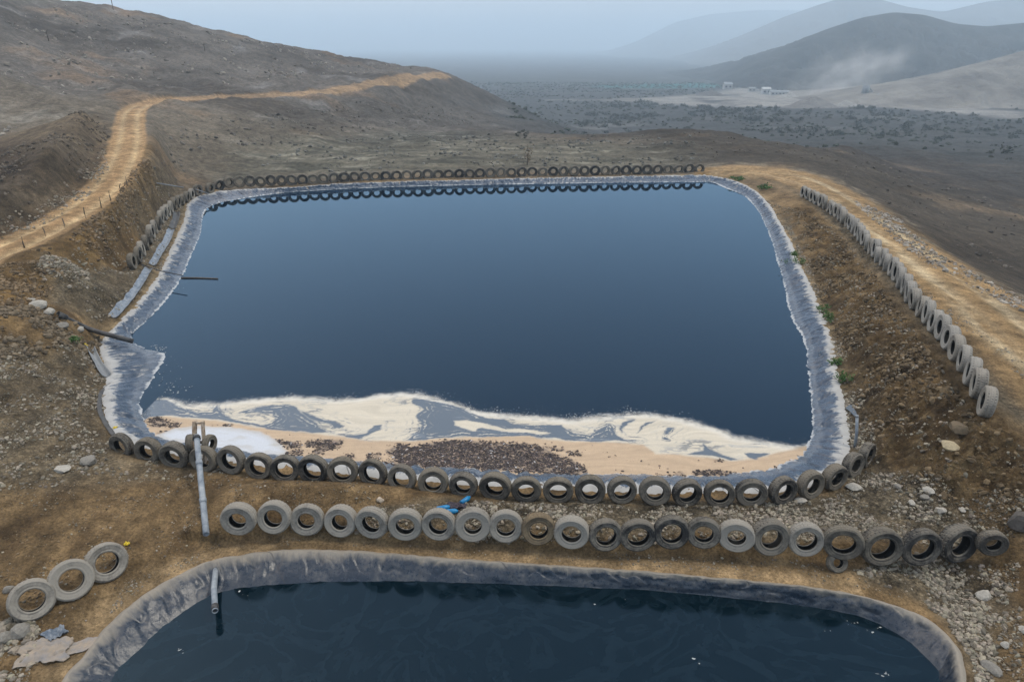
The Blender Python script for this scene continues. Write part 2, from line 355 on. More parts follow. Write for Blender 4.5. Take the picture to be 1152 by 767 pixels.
def H(x, y, detail=True, Z=None):
    x = np.asarray(x, float); y = np.asarray(y, float); r = np.hypot(x, y); z = base_h(x, y)
    for mx, my, sx, sy, h in MOUNDS: z = z+h*np.exp(-((x-mx)/sx)**2-((y-my)/sy)**2)
    nb = (r < 30)
    if nb.any():
        xx, yy = x[nb], y[nb]; d, s = FLd(xx, yy)
        inx = sstep(-9.6,-9.0,xx)*(1-sstep(12.0,12.6,xx))
        add = np.where(s > 0, .30*sstep(.02,.35,d)*(1-sstep(.5,2.2,d)), -.04*(1-sstep(0,.6,d)))*inx
        zz = z.copy(); zz[nb] += add; z = zz
    if detail:
        if Z is None: Z = zones(x, y)
        road = np.maximum(1-sstep(1.4,2.4,Z['rl_d']), 1-sstep(1.8,3.0,Z['rr_d']))
        bank = np.clip(1-sstep(-.6,1.2,sdf_sub(x, y, BANK_R, 3)), 0, 1)
        leftbank = sstep(-15,-18,x)*(r < 70)*(1-road)
        far = sstep(45,140,r); vfar = sstep(250,600,r)
        a = .05+.04*leftbank+.02*bank
        z = z+a*fbm(x/.9, y/.9, 5, 1)*(1-.6*road)+.028*fbm(x/.22, y/.22, 3, 14)*(1-.6*road)*(r<45)
        rid = 1-np.abs(fbm(x/1.1, y/1.1, 4, 5))*2
        z = z+bank*(.30*(rid-.6)+.15*((1-np.abs(fbm(x/.42,y/.42,3,15))*2)-.6)+.08*fbm(x/.2,y/.2,3,8))+leftbank*(.16*(1-np.abs(fbm(x/1.9,y/1.9,4,6))*2-.6))*(1-far)
        z = z+(1-road*.9)*(.12*(1-far)+.0)*fbm(x/5, y/5, 3, 2)*sstep(20,34,r)
        z = z+far*(1-vfar)*(1-road)*(.9*fbm(x/14, y/14, 5, 3)+.5*fbm(x/3.4,y/3.4,4,4))
        hill = sstep(-.02,-.14,x/np.maximum(r,1))*far*(1-vfar)*(1-road)
        z = z+hill*(1.3*(1-np.abs(fbm((x+.6*y)/26,(y-.6*x)/60, 4, 9))*2.2-.5))
        gl_ = fbm((x*.85+y*.3)/8, (y-.35*x)/55, 4, 19); z = z+hill*sstep(60,90,r)*(1-sstep(230,300,r))*(.5*np.minimum(np.abs(gl_)*2.6,1)-.35)*(1-sstep(180,225,r))
        z = z+vfar*1.2*fbm(x/60,y/60,4,12)
        z = z-.25*(1-sstep(0.5,2.2,Z['rl_d']))*sstep(30,45,r)*0
        for k in (-.75,.75):
            z = z-.10*np.exp(-((Z['rl_d']*Z['rl_s']-k)/.25)**2)-.06*np.exp(-((Z['rr_d']*Z['rr_s']-k)/.28)**2)
    for poly, zc in ((UPpoly, UP_C), (LOpoly, LO_C)):
        m = near_box(x, y, poly, 3.2)
        if m.any():
            d = sdf_poly(x[m], y[m], poly); zz = z[m]
            w = sstep(.15,1.4,d); rimz = zc-.07
            zz = np.where(d > 0, rimz*(1-w)+zz*w, zz)
            zz = np.where(d <= 0, rimz-.12-np.minimum(1.6, -d*2.2), zz)
            z = z.copy(); z[m] = zz
    return z
def Hs(x, y): return float(H(np.array([float(x)]), np.array([float(y)]))[0])
def G(px, py, dz=0):
    """ground point seen at a photo point (with all relief)"""
    p = P(px, py); d = pxdir(px, py); t0 = p[1]/d[1]; t = np.linspace(t0*.93, t0*1.07, 500); x, y, z = d[0]*t, d[1]*t, CAMZ+d[2]*t
    b = z < H(x, y)+dz; tr_ = b[1:] & ~b[:-1]; k = int(np.argmin(np.abs(np.where(tr_)[0]-250.))) if tr_.any() else 0; k = int(np.where(tr_)[0][k])+1 if tr_.any() else 250
    return np.array([x[k], y[k], z[k]])

# ------------------------------------------------------------------ ground sheet
th = np.concatenate([np.linspace(-1.75,-.92,40,endpoint=False), np.linspace(-.92,.92,980), np.linspace(.92,1.75,41)[1:]])
rr = np.concatenate([np.geomspace(2.0,9.5,60,endpoint=False), np.geomspace(9.5,75,760,endpoint=False), np.geomspace(75,400,330,endpoint=False), np.geomspace(400,9000,150)])
gr, gt = np.meshgrid(rr, th, indexing='ij'); GX = (gr*np.sin(gt)).ravel(); GY = (gr*np.cos(gt)-.5).ravel()
Z = zones(GX, GY); GZ = H(GX, GY, True, Z)
me = npmesh('ground', np.stack([GX,GY,GZ],1), grid_faces(len(rr), len(th))[:, ::-1])
# --- ground kinds (own colours of soil, gravel, road dust)
r = np.hypot(GX, GY)
def lerp(col, new, m): return col*(1-m[:,None])+np.array(new)*m[:,None]
n1 = fbm(GX/6, GY/6, 4, 21); n2 = fbm(GX/1.3, GY/1.3, 4, 22); n3 = fbm(GX/35, GY/35, 5, 23); n4 = fbm(GX/.4,GY/.4,3,24)
wx, wy = GX+.5*fbm(GX/1.5,GY/1.5,3,31)+np.clip(r/60,0,3)*n1*.6, GY+.5*fbm(GX/1.5,GY/1.5,3,32)+np.clip(r/60,0,3)*n1*.6
def zone(px_pts, feather=.5):
    poly = PL(px_pts)[:, :2]; d = sdf_sub(wx, wy, poly, feather*3); return 1-sstep(-feather, feather, d)
DIRT = (.185,.130,.074); DIRT_D = (.095,.064,.036); GRAV = (.20,.178,.142); ORANGE = (.33,.225,.13); HILL = (.140,.124,.106); HILL_D = (.07,.058,.047)
COAL = (.055,.048,.042); VALL = (.062,.063,.060); SAND = (.36,.29,.205); PALE = (.33,.31,.28); GULLY = (.125,.124,.108)
col = np.tile(np.array(DIRT), (len(GX),1)); grav = np.full(len(GX), .18)
col = lerp(col, DIRT_D, sstep(-.1,.45,n2)*.75)
# far slopes
far = sstep(58,85,r+10*n1)
hillm = far*sstep(0.0,.4,-.1+n3*.8+.5)
col = lerp(col, HILL, far)
col = lerp(col, HILL_D, far*sstep(.0,.35,n3+.4*n1)*.8)
col = lerp(col, (.27,.185,.115), far*sstep(.12,.4,fbm(GX/22,GY/22,4,26))*.55*(GX<-20))
col = lerp(col, (.26,.25,.235), far*sstep(.2,.45,fbm(GX/9,GY/16,4,27))*.6)
gul = zone([(250,190),(300,158),(360,150),(480,148),(560,150),(640,160),(800,166),(790,188),(600,190),(400,197),(260,203)], 4)
col = lerp(col, GULLY, gul*.75); col = lerp(col, (.06,.062,.054), gul*sstep(.02,.25,fbm(GX/7,GY/2.2,4,28))*.8); col = lerp(col, (.25,.25,.225), gul*sstep(.15,.4,fbm(GX/5,GY/1.8,4,29))*.8)
promo = zone([(240,150),(330,125),(420,108),(510,90),(570,112),(575,125),(500,142),(400,140),(300,155)], 6)
col = lerp(col, (.085,.078,.068), promo*.75)
# outer slope on the right and valley
outer = sstep(2.6,5.5,Z['rr_d']+1.5*n1)*(Z['rr_s']<0)*sstep(10,30,GX+3*n1)*(r<260)
ridge = sstep(95,112,r+6*n1)
ang_ = GX/np.maximum(GY,1)
out2 = np.clip(np.maximum(outer, ridge*sstep(-.16,.22,ang_+.16*n3+.05*n1)),0,1)
col = lerp(col, COAL, out2*.92); col = lerp(col, (.17,.13,.095), out2*sstep(.1,.45,fbm(GX/16,GY/10,4,33))*.55)
val = sstep(140,200,r+25*n3)*sstep(-4.5,-8,GZ+1.5*n3)
col = lerp(col, VALL, val); col = lerp(col, (.045,.048,.047), val*sstep(.05,.3,fbm(GX/24,GY/24,4,34))*.8); col = lerp(col, (.17,.165,.155), val*sstep(.2,.45,fbm(GX/60,GY/60,5,35))*.6)
quarry = zone([(690,112),(770,108),(840,99),(900,105),(960,98),(1060,110),(1152,128),(1152,134),(1000,121),(900,122),(800,120)], 14)
col = lerp(col, PALE, quarry*(r>250)*.9*sstep(-.55,.1,fbm(GX/30,GY/30,4,41)))
field = zone([(660,97.5),(740,94.5),(850,94),(885,96.5),(770,99.5),(700,99.5)], 12); col = lerp(col, (.02,.15,.15), field*(r>400)*.95)
for ln, wdt in (([(620,112),(720,114)],4),([(800,104),(870,108),(920,118)],3)):
    L_ = PL(ln)[:, :2]; d, s = dist_line(GX, GY, L_); col = lerp(col, (.3,.28,.25), (1-sstep(wdt,wdt*2,d))*.6)
# left side
lb = zone([(-90,340),(0,290),(60,270),(130,215),(150,165),(172,165),(178,195),(160,235),(150,265),(115,295),(100,318),(60,325),(0,372),(-90,420)], .8)
col = lerp(col, (.205,.135,.062), lb*.85); col = lerp(col, (.07,.047,.026), lb*sstep(-.1,.35,n2)*.7)
lb2 = zone([(0,205),(90,195),(140,140),(110,130),(0,150)], 2.5); col = lerp(col, (.13,.10,.07), lb2*.8)
pit = zone([(-30,205),(-30,158),(5,158),(28,172),(38,190),(10,205)], 2.0); col = lerp(col, (.06,.042,.03), pit*.9)
band = zone([(-60,262),(0,248),(60,222),(100,190),(115,165),(120,185),(105,210),(60,245),(0,268)], 1.2); col = lerp(col, (.14,.10,.065), band*.8); grav = np.maximum(grav, band*.8)
for zp, f, g in (([(-60,395),(50,398),(105,392),(122,430),(118,480),(150,510),(260,528),(180,540),(60,545),(-60,560)], .8, .75),
                 ([(45,308),(75,292),(100,308),(108,345),(90,350),(60,340)], .6, .9), ([(105,300),(150,300),(165,262),(185,238),(205,228),(207,250),(190,290),(140,350),(105,362),(95,345)], .5, .8),
                 ([(170,190),(190,200),(210,215),(160,260),(145,250)], .7, .7),
                 ([(470,572),(560,562),(700,566),(830,566),(930,556),(985,535),(1040,540),(1085,570),(1110,606),(1060,622),(900,614),(700,608),(500,602),(400,600),(400,585)], .35, 1.),
                 ([(960,640),(1030,632),(1100,634),(1135,660),(1130,700),(1110,767),(1085,790),(1082,740),(1065,705),(1030,680)], .45, 1.),
                 ([(872,240),(885,245),(935,345),(965,430),(985,480),(990,540),(945,545),(952,490),(940,400),(915,330),(890,265)], .35, .85)):
    m = zone(zp, f)*g; col = lerp(col, GRAV, m*(.75+.25*n2)); grav = np.maximum(grav, m)
wet = zone([(500,572),(640,566),(880,568),(960,560),(960,575),(850,590),(640,592),(520,590)], .4); col = lerp(col, (.10,.085,.065), wet*.6)
bk = np.clip(1-sstep(-.6,1.0,sdf_sub(GX, GY, BANK_R, 3)),0,1)
col = lerp(col, (.125,.086,.046), bk*.9); col = lerp(col, (.055,.038,.022), bk*sstep(-.05,.3,n2)*.75); col = lerp(col, (.21,.16,.095), bk*sstep(.1,.4,n4+.5*n1)*.5); grav = np.maximum(grav, bk*.35)
up_ = (Z['rl_s']>0)*sstep(1.3,2.6,Z['rl_d']+.6*n1)*(GX<-14)*sstep(25,32,GY)*(1-sstep(60,95,r)); col = lerp(col, (.125,.104,.082), up_*.85); col = lerp(col, (.07,.054,.04), up_*sstep(0,.4,n2+.5*n1)*.7)
pit = pit*1.; col = lerp(col, (.05,.036,.026), pit*.85); grav = np.maximum(grav, up_*.35)
pt_ = fbm(GX/2.6,GY/1.7,4,51)*(r<40); col = col*(1+.38*pt_[:,None]); rill = (1-np.abs(fbm(GX/1.6+.4*n1,GY/4.5,4,52))*5).clip(0,1)*(r<60); col = col*(1-.28*rill[:,None])
# roads
lbank_ = (GX<-15)*sstep(26,31,GY)*(1-sstep(62,80,r)); col = col*(1-.10*lbank_[:,None])
rl = 1-sstep(1.25,1.6,Z['rl_d']-np.clip(r-60,0,200)*.005+.22*n2+.15*n1); col = lerp(col, ORANGE, rl*.95); grav = grav*(1-rl*.8)
sd = Z['rl_d']*Z['rl_s']; col = lerp(col, (.45,.345,.22), rl*np.maximum(np.exp(-((sd-.72)/.26)**2), np.exp(-((sd+.72)/.26)**2))*.85*(r<110)); col = lerp(col, (.24,.15,.08), rl*np.exp(-(sd/.28)**2)*.5*sstep(-.2,.3,n2)*(r<110))
sd = Z['rr_d']*Z['rr_s']; w_ = 1-sstep(2.5,3.7,Z['rr_d']+.4*n2); nr_ = fbm((GY+.6*GX)/7, sd*1.1, 4, 44); col = lerp(col, (.27,.185,.10), w_*.92*(r<110))
col = lerp(col, (.42,.35,.25), w_*np.maximum(np.exp(-((sd-.95)/.48)**2), np.exp(-((sd+.95)/.42)**2))*.9*sstep(-.45,.15,nr_)*(r<110))
col = lerp(col, (.15,.135,.11), np.exp(-((sd-2.7)/.55)**2)*.8*(r<75)*(GX>12)); grav = np.maximum(grav*(1-w_*.6), np.exp(-((sd-2.5)/.6)**2)*.8*(GX>12))
edge = np.exp(-((sd+4.0+.6*n1)/.9)**2)*(GX>15)*(r<85)*sstep(-.1,.3,n2+.3*n1); col = lerp(col, (.33,.29,.24), edge*.7); grav = np.maximum(grav, edge)
plat = zone([(800,188),(880,186),(930,215),(905,225),(870,205),(810,197)], 1.5); col = lerp(col, (.30,.215,.13), plat*.7)
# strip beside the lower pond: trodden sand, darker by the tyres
dl = sdf_sub(GX, GY, LOpoly, 4)
col = lerp(col, (.29,.215,.135), (1-sstep(.3,1.1,dl+.25*n2))*.8*(GX<9)); grav = grav*(1-(1-sstep(.2,.9,dl))*.6*(GX<8))
du = sdf_sub(GX, GY, UPpoly, 4); col = lerp(col, (.33,.26,.17), (1-sstep(.15,.8,du+.2*n2))*.6*(GY>24))
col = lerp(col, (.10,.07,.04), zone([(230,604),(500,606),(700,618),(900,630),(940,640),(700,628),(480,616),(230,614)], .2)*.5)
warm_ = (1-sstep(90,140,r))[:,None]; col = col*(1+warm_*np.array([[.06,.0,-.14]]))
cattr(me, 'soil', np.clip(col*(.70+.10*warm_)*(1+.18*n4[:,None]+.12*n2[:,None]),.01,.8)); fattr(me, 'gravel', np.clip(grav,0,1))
g = NT('ground_soil')
soil = g.attr('soil'); gv_ = g.attr('gravel','Fac')
f1 = g.noise(14,6,.7); f2 = g.noise(2.2,5,.6); f3 = g.noise(.35,6,.65); f4 = g.noise(55,3,.7)
v1 = g.voro(9,'Color'); v1d = g.voro(9,'Distance'); v2 = g.voro(24,'Color'); v2d = g.voro(24,'Distance')
sep = g.n.new('ShaderNodeSeparateColor'); g.l(v1, sep.inputs[0]); sep2 = g.n.new('ShaderNodeSeparateColor'); g.l(v2, sep2.inputs[0])
det = g.math('MULTIPLY', g.ramp(f1, [(.28,.38),(.5,1.),(.74,1.65)]), g.ramp(f2, [(.3,.62),(.5,1.),(.72,1.4)]))
det = g.math('MULTIPLY', det, g.math('MULTIPLY', g.ramp(f3, [(.3,.72),(.7,1.28)]), g.math('MULTIPLY', g.ramp(g.noise(.9,6,.7,.4), [(.32,.68),(.68,1.35)]), g.ramp(g.noise(.07,6,.65,.4), [(.34,.75),(.66,1.28)]))))
det = g.math('MULTIPLY', det, g.ramp(f4, [(.3,.8),(.7,1.2)]))
c0 = g.mix(1, soil, det, 'MULTIPLY')
peb = g.math('ADD', g.math('MULTIPLY', g.ramp(sep.outputs[0], [(.0,.5),(.6,1.),(1.,1.75)]), .6), g.math('MULTIPLY', g.ramp(sep2.outputs[0], [(.0,.4),(.6,1.),(1.,1.8)]), .4))
gap = g.math('MULTIPLY', g.ramp(v1d, [(.25,1.),(.62,.45)]), g.ramp(v2d, [(.25,1.),(.62,.6)]))
c1 = g.mix(1, c0, g.math('MULTIPLY', peb, gap), 'MULTIPLY')
gm = g.math('MULTIPLY', gv_, g.ramp(g.noise(3.1,4,.6), [(.35,.45),(.6,1.)]))
colo = g.mix(gm, c0, c1)
hgt = g.math('ADD', g.math('MULTIPLY', f1, .8), g.math('MULTIPLY', g.math('SUBTRACT', 1., v1d), g.math('MULTIPLY', gv_, .9)))
hgt = g.math('ADD', hgt, g.math('MULTIPLY', f4, .25))
nb = g.bump(hgt, .75, .09)
ground_mat = g.set(colo, .95, nb, Specular_IOR_Level=.15)
ground = link('ground', me, ground_mat); tag(ground, kind='structure')

# ------------------------------------------------------------------ liners
def liner(name, A, B, zw, zc, seed, mat, back=.45, under=.9, label=None, amp=1.0, sep_=False):
    n = len(A); vs = np.concatenate([np.linspace(-.55,0,5,endpoint=False), np.linspace(0,1,22), np.linspace(1,1.6,8)[1:]])
    s = np.concatenate([[0], np.cumsum(np.linalg.norm(np.diff(B,axis=0),axis=1))])
    tg = np.roll(B,-6,0)-np.roll(B,6,0); dirn = np.stack([-tg[:,1], tg[:,0]],1); cc_ = B.mean(0)[:2]; dirn *= np.sign((dirn*(B[:,:2]-cc_)).sum())
    dirn /= np.linalg.norm(dirn,axis=1,keepdims=True)
    V = np.empty((len(vs), n, 3)); vv = np.empty((len(vs), n)); ss = np.tile(s, (len(vs),1))
    for k, v in enumerate(vs):
        if v < 0: xy = A[:, :2]+dirn*v*under*2; z = zw+v*1.0*np.ones(n)
        elif v <= 1: xy = A[:, :2]*(1-v)+B[:, :2]*v; z = zw+(zc-zw)*(v*.75+.25*math.sin(v*math.pi/2))*np.ones(n)
        else: xy = B[:, :2]+dirn*(v-1)/.6*back; z = zc-((v-1)/.6)**1.5*.14*np.ones(n)
        # folds run across the band, small creases along it
        e = np.interp(v, [-.5,0,.4,.8,1.1,1.6], [.4,.5,1.,1.,.7,.2])
        sw = s+.12*np.sin(v*3+s*.7)+.25*fbm(s/2.2, np.full(n, v*.8), 2, seed+4)
        fold = fbm(sw/.33, np.full(n,v*.45), 3, seed)*.075+(1-np.abs(fbm(sw/.62, np.full(n,v*.6+3), 2, seed+1))*2.2)*.05-.03+fbm(s/.16, np.full(n, v*5.), 2, seed+2)*.018
        fold = fold-.075*np.exp(-(fbm(sw/.8, np.full(n,v*.5+9), 2, seed+9)/.07)**2)*np.exp(-((v-.65)/.45)**2)+.06*fbm(s/3.1, np.full(n, v*.6), 2, seed+3)
        V[k,:,0:2] = xy+dirn*(.10*fbm(s/.9, np.full(n,v*2.), 2, seed+7)*e*amp)[:,None]; V[k,:,2] = z+fold*e*amp*1.5; vv[k] = v
    V = np.concatenate([V, V[:, :1]],1); vv = np.concatenate([vv, vv[:, :1]],1); ss = np.concatenate([ss, np.full((len(vs),1), s[-1]+.05)],1)
    me = npmesh(name, V.reshape(-1,3), grid_faces(len(vs), n+1)); fattr(me, 'across', vv); fattr(me, 'along', ss)
    o = link(name, me, mat); tag(o, label, 'pond liner'); return o
def liner_mat(name, dust_top, base, dusty, waterline=True, sandcol=(.5,.45,.38), sw=1.7):
    m = NT(name); a = m.attr('across','Fac'); s = m.attr('along','Fac')
    cb = m.n.new('ShaderNodeCombineXYZ'); m.l(m.math('MULTIPLY', s, 1.), cb.inputs[0]); m.l(m.math('MULTIPLY', a, .35), cb.inputs[1])
    st = m.noise(4.5,6,.72,.4,cb.outputs[0]); st2 = m.noise(1.1,4,.6,.3,cb.outputs[0]); fine = m.noise(9,6,.75); mid = m.noise(1.7,5,.65)
    jit = m.math('ADD', a, m.math('MULTIPLY', m.math('SUBTRACT', st, .5), sw*.9)); jit = m.math('ADD', jit, m.math('MULTIPLY', m.math('SUBTRACT', st2, .5), .6))
    top = m.ramp(jit, [(dust_top[0],0.),(dust_top[1],1.)])
    pat = m.math('MULTIPLY', m.ramp(fine, [(.40,0.),(.62,1.)]), m.ramp(mid, [(.42,0.),(.60,1.)]))
    dust = m.math('MAXIMUM', top, m.math('MULTIPLY', pat, dusty), True)
    col = m.mix(m.ramp(mid,[(.3,0.),(.7,1.)]), base, tuple(c_*1.45 for c_ in base))
    col = m.mix(m.math('MULTIPLY', dust, .85), col, m.mix(mid, tuple(c_*.8 for c_ in sandcol), tuple(c_*1.15 for c_ in sandcol)))
    if waterline:
        ln = m.math('MULTIPLY', m.ramp(m.math('ADD', a, m.math('MULTIPLY', m.math('SUBTRACT', m.noise(2.6,5,.7,.5,cb.outputs[0]),.5), .5)), [(.0,1.),(.03,.9),(.08,.06),(.28,.18),(.40,0.)]), .95)
        col = m.mix(ln, col, (.38,.38,.37))
    seam = m.math('LESS_THAN', m.math('MODULO', m.math('ADD', s, m.math('MULTIPLY', a, .5)), 6.4), .05); col = m.mix(m.math('MULTIPLY', seam, .55), col, (.02,.022,.026))
    rough = m.math('ADD', .27, m.math('MULTIPLY', dust, .55))
    return m.set(col, rough, m.bump(m.math('ADD', m.noise(14,4,.6), m.math('MULTIPLY', st, 1.2)), .35, .03), Specular_IOR_Level=.5)
m_up = liner_mat('liner_geomembrane_upper', (.84,1.16), (.027,.044,.070), .10, True, (.40,.39,.365))
m_lo = liner_mat('liner_geomembrane_lower', (.66,1.0), (.010,.017,.028), .28, False, (.27,.235,.185), .8)
liner('pond_liner', UPi, UPo, UP_W, UP_C, 40, m_up, .45, .9, 'wrinkled dark plastic liner with whitened edge around the large upper pond')
liner('pond_liner', LOi, LOo, LO_W, LO_C, 60, m_lo, .22, .7, 'dusty dark blue plastic liner around the small lower pond in front', .45)

# ------------------------------------------------------------------ water
def water_mat(name, base, rough, swirl):
    m = NT(name)
    col = base
    if swirl:
        w = m.n.new('ShaderNodeTexNoise'); w.inputs['Scale'].default_value = .28; w.inputs['Detail'].default_value = 5; w.inputs['Distortion'].default_value = 2.6
        m.l(m.tc.outputs['Object'], w.inputs['Vector'])
        band = m.ramp(w.outputs['Fac'], [(.40,0.),(.47,1.),(.50,0.),(.56,.0),(.60,.8),(.63,0.)])
        col = m.mix(m.math('MULTIPLY', band, .10), base, (.03,.055,.075))
        rg = m.math('ADD', rough, m.math('MULTIPLY', band, .04))
    else: rg = rough
    h = m.noise(.9,3,.5); nrm = m.bump(h, .02, .03)
    gl = m.n.new('ShaderNodeBsdfGlossy'); gl.inputs['Color'].default_value = (.56,.79,1.,1)
    wind = m.n.new('ShaderNodeTexNoise'); wind.inputs['Scale'].default_value = .09; wind.inputs['Detail'].default_value = 5; wind.inputs['Distortion'].default_value = .8; m.l(m.tc.outputs['Object'], wind.inputs['Vector'])
    rv = m.math('ADD', rg, m.math('MULTIPLY', m.ramp(wind.outputs['Fac'], [(.48,0.),(.66,1.)]), .035))
    m.l(rv, gl.inputs['Roughness']); m.l(nrm, gl.inputs['Normal'])
    fr_ = m.n.new('ShaderNodeFresnel'); fr_.inputs['IOR'].default_value = 1.33; m.l(nrm, fr_.inputs['Normal'])
    mxs = m.n.new('ShaderNodeMixShader'); m.l(fr_.outputs[0], mxs.inputs[0]); m.l(m.b.outputs[0], mxs.inputs[1]); m.l(gl.outputs[0], mxs.inputs[2]); m.l(mxs.outputs[0], m.out.inputs[0])
    return m.set(col, .5, None, Specular_IOR_Level=0.)
def fill_poly(name, pts, mat):
    bm = bmesh.new(); vs = [bm.verts.new(p) for p in pts]; bm.faces.new(vs)
    bm.normal_update()
    if bm.faces[:][0].normal.z < 0: bmesh.ops.reverse_faces(bm, faces=bm.faces[:])
    bmesh.ops.triangulate(bm, faces=bm.faces[:]); me = bpy.data.meshes.new(name); bm.to_mesh(me); bm.free(); return link(name, me, mat)
wu = UPi+(UPo-UPi)*.45; wu[:,2] = UP_W; wo = LOi+(LOo-LOi)*.5; wo[:,2] = LO_W
tag(fill_poly('water', wu[::4], water_mat('pond_water_upper', (.001,.006,.014), .012, False)), kind='structure')
tag(fill_poly('water', wo[::3], water_mat('pond_water_lower', (.001,.006,.010), .09, True)), kind='structure')

# ------------------------------------------------------------------ foam film at the near end of the upper pond
OFF = {1:(140,430),2:(300,430),3:(480,430),4:(640,430),5:(790,430)}
def fp(*q):
    out = []
    for k, *pts in q:
        ox, oy = OFF[k]
        for a, b in pts: out.append(pz(ox+a/5.76, oy+b/5.76, UP_W)[:2])
    return np.array(out)
TOP = ((1,(125,190),(150,105),(280,100),(400,140),(520,135),(640,132),(760,118),(900,105),(1060,90)),(2,(150,92),(300,97),(450,107),(600,102),(720,78),(880,67),(1000,77),(1100,98)),
       (3,(130,122),(240,152),(330,187),(500,207),(700,217),(840,230),(960,236)),(4,(0,240),(200,215),(380,200),(540,200),(700,230),(850,265),(1000,310)),(5,(200,345),(300,365),(450,385),(600,418)))
BOT = ((5,(690,400),(700,480),(640,560),(400,620),(0,660)),(4,(500,660),(100,660)),(3,(600,640),(0,600)),(2,(560,570),(100,545)),(1,(800,530),(500,490),(250,440),(100,330)))
FILM = fp(*TOP, *BOT)
SLATE = [fp((1,(110,200),(160,112),(270,112),(380,168),(480,198),(560,195),(608,145),(620,190),(700,240),(880,275),(950,265),(990,235),(950,205),(860,195),(730,200),(860,160),(1040,145)),
            (2,(190,155),(215,195),(290,235),(340,290),(410,320),(300,328),(0,305)),(1,(900,292),(700,258),(560,238),(400,226),(280,214),(160,225),(115,255))),
         fp((2,(215,185),(300,210),(380,245),(440,250),(495,280),(480,300),(430,300),(410,270),(330,255),(230,205))),
         fp((2,(470,335),(560,345),(640,330),(690,280),(745,272),(740,310),(680,330),(600,370),(520,355))),
         fp((2,(950,108),(1060,112)),(3,(0,114),(130,142),(230,167),(280,200),(400,232),(500,242),(560,272),(680,278),(780,280),(870,275),(905,300),(960,330),(1060,345)),(4,(150,335),(200,300),(270,270),(300,300),(310,340),(350,365),(470,385),(300,377),(150,386),(0,374)),
            (3,(900,376),(830,356),(740,362),(640,345),(560,350),(400,353),(200,350),(0,370)),(2,(1040,372),(900,376),(980,320),(1000,280),(965,210),(1015,170),(940,135))),
         fp((4,(610,370),(610,330),(640,295),(685,290),(660,320),(630,350),(650,375))),
         fp((4,(770,465),(830,450),(868,440),(875,395),(915,430),(980,465),(1100,498),(1050,502),(950,478),(850,472))),
         fp((5,(270,460),(330,458),(440,462),(340,497),(310,490))),
         fp((4,(470,285),(500,260),(565,250),(510,275),(440,330))), fp((4,(330,300),(350,260),(430,238),(400,265),(355,290),(345,335)))]
TONGUE = fp((3,(180,250),(260,245),(400,270),(520,303),(640,303),(720,310),(800,330),(740,336),(640,322),(540,325),(430,305),(350,295),(310,318),(240,300),(190,275)))
TAN = fp((1,(110,230),(160,217),(280,222),(420,236),(560,245),(700,265),(850,290),(1100,318)),(2,(300,332),(500,352),(620,378),(900,382),(1120,362)),(3,(200,356),(640,346),(760,366),(900,380)),(4,(0,382),(250,387),(480,402),(560,460),(760,472),(1000,503)),(5,(200,507),(400,480),(600,432),(690,405)),*BOT)
WHITE = fp((1,(190,350),(330,297),(450,287),(520,285),(700,295),(850,315),(950,350),(1045,440),(1035,490),(880,490),(560,455),(300,400)))
DEBRIS = [(fp((1,(155,235),(220,220),(285,262),(270,288),(180,288))),1.),(fp((1,(275,275),(350,252),(352,290),(290,302))),.9),(fp((1,(210,325),(285,314),(270,336),(220,338))),.9),
          (fp((1,(640,270),(700,268),(700,290),(640,285))),.8),
          (fp((2,(250,388),(380,370),(500,374),(460,430),(380,442),(330,472),(300,455),(335,420),(250,412))),1.),
          (fp((2,(740,525),(860,500),(800,470),(770,440),(880,400),(940,420),(1120,385)),(3,(120,380),(200,370),(400,390),(660,400),(760,430),(850,480),(960,510),(1040,570),(1020,608),(700,580),(0,555)),(2,(850,550))),1.3),
          (fp((4,(810,575),(960,565),(1030,580),(1100,585),(1000,605),(810,605))),1.),(fp((2,(480,480),(560,460),(570,500),(490,495))),.8),(fp((4,(570,600),(660,600),(720,575),(760,605),(700,620),(570,615))),.8),
          (fp((4,(400,595),(490,595),(480,612),(400,610))),.9),(fp((3,(900,450),(960,445),(1010,465),(940,480))),.9),(fp((3,(760,410),(890,430),(880,450),(760,430))),.7),(fp((5,(80,495),(140,500),(130,520),(80,520))),.8),
          (fp((1,(1040,400),(1110,380),(1150,410),(1140,440),(1060,430))),.9),(fp((2,(640,470),(720,455),(740,500),(660,505))),.9),(fp((2,(130,380),(200,385),(190,410),(120,400))),.9),(fp((1,(970,365),(1050,385),(1050,410),(990,400))),.9),(fp((1,(1030,450),(1140,440),(1150,480),(1030,480))),.9),(fp((5,(470,560),(600,520),(660,480),(600,530),(500,570))),1.)]
hx = .032
fx = np.arange(-14.2, 12.6, hx); fy = np.arange(18.2, 27.0, hx); X, Y = np.meshgrid(fx, fy)
sl = fbm(X/3.,Y/3.,2,70)
Xw = X+.13*fbm(X/.6,Y/.45,4,71)+.03*fbm(X/.09,Y/.09,2,75); Yw = Y+.10*fbm(X/.6,Y/.45,4,72)+.03*fbm(X/.09,Y/.09,2,76)
def msk(poly, f=.05, xx=None, yy=None):
    xx = Xw if xx is None else xx; yy = Yw if yy is None else yy
    return 1-sstep(-f, f, sdf_sub(xx, yy, poly, .5))
dF = sdf_sub(Xw, Yw, FILM, 3.0)
film = 1-sstep(-.30,.20,dF+.10*fbm(X/.16,Y/.22,3,86)+.13*fbm(X/.6,Y/.5,2,87))
speck = fbm(X/.07,Y/.12,2,73); blot = fbm(X/1.6,Y/1.6,3,77)
spray = sstep(.20,.45,speck+.55*blot-.60*np.clip(dF,0,3))*(dF>0)*(dF<1.3)
slate = np.zeros_like(X)
for s_ in SLATE: slate = np.maximum(slate, msk(s_, .05))
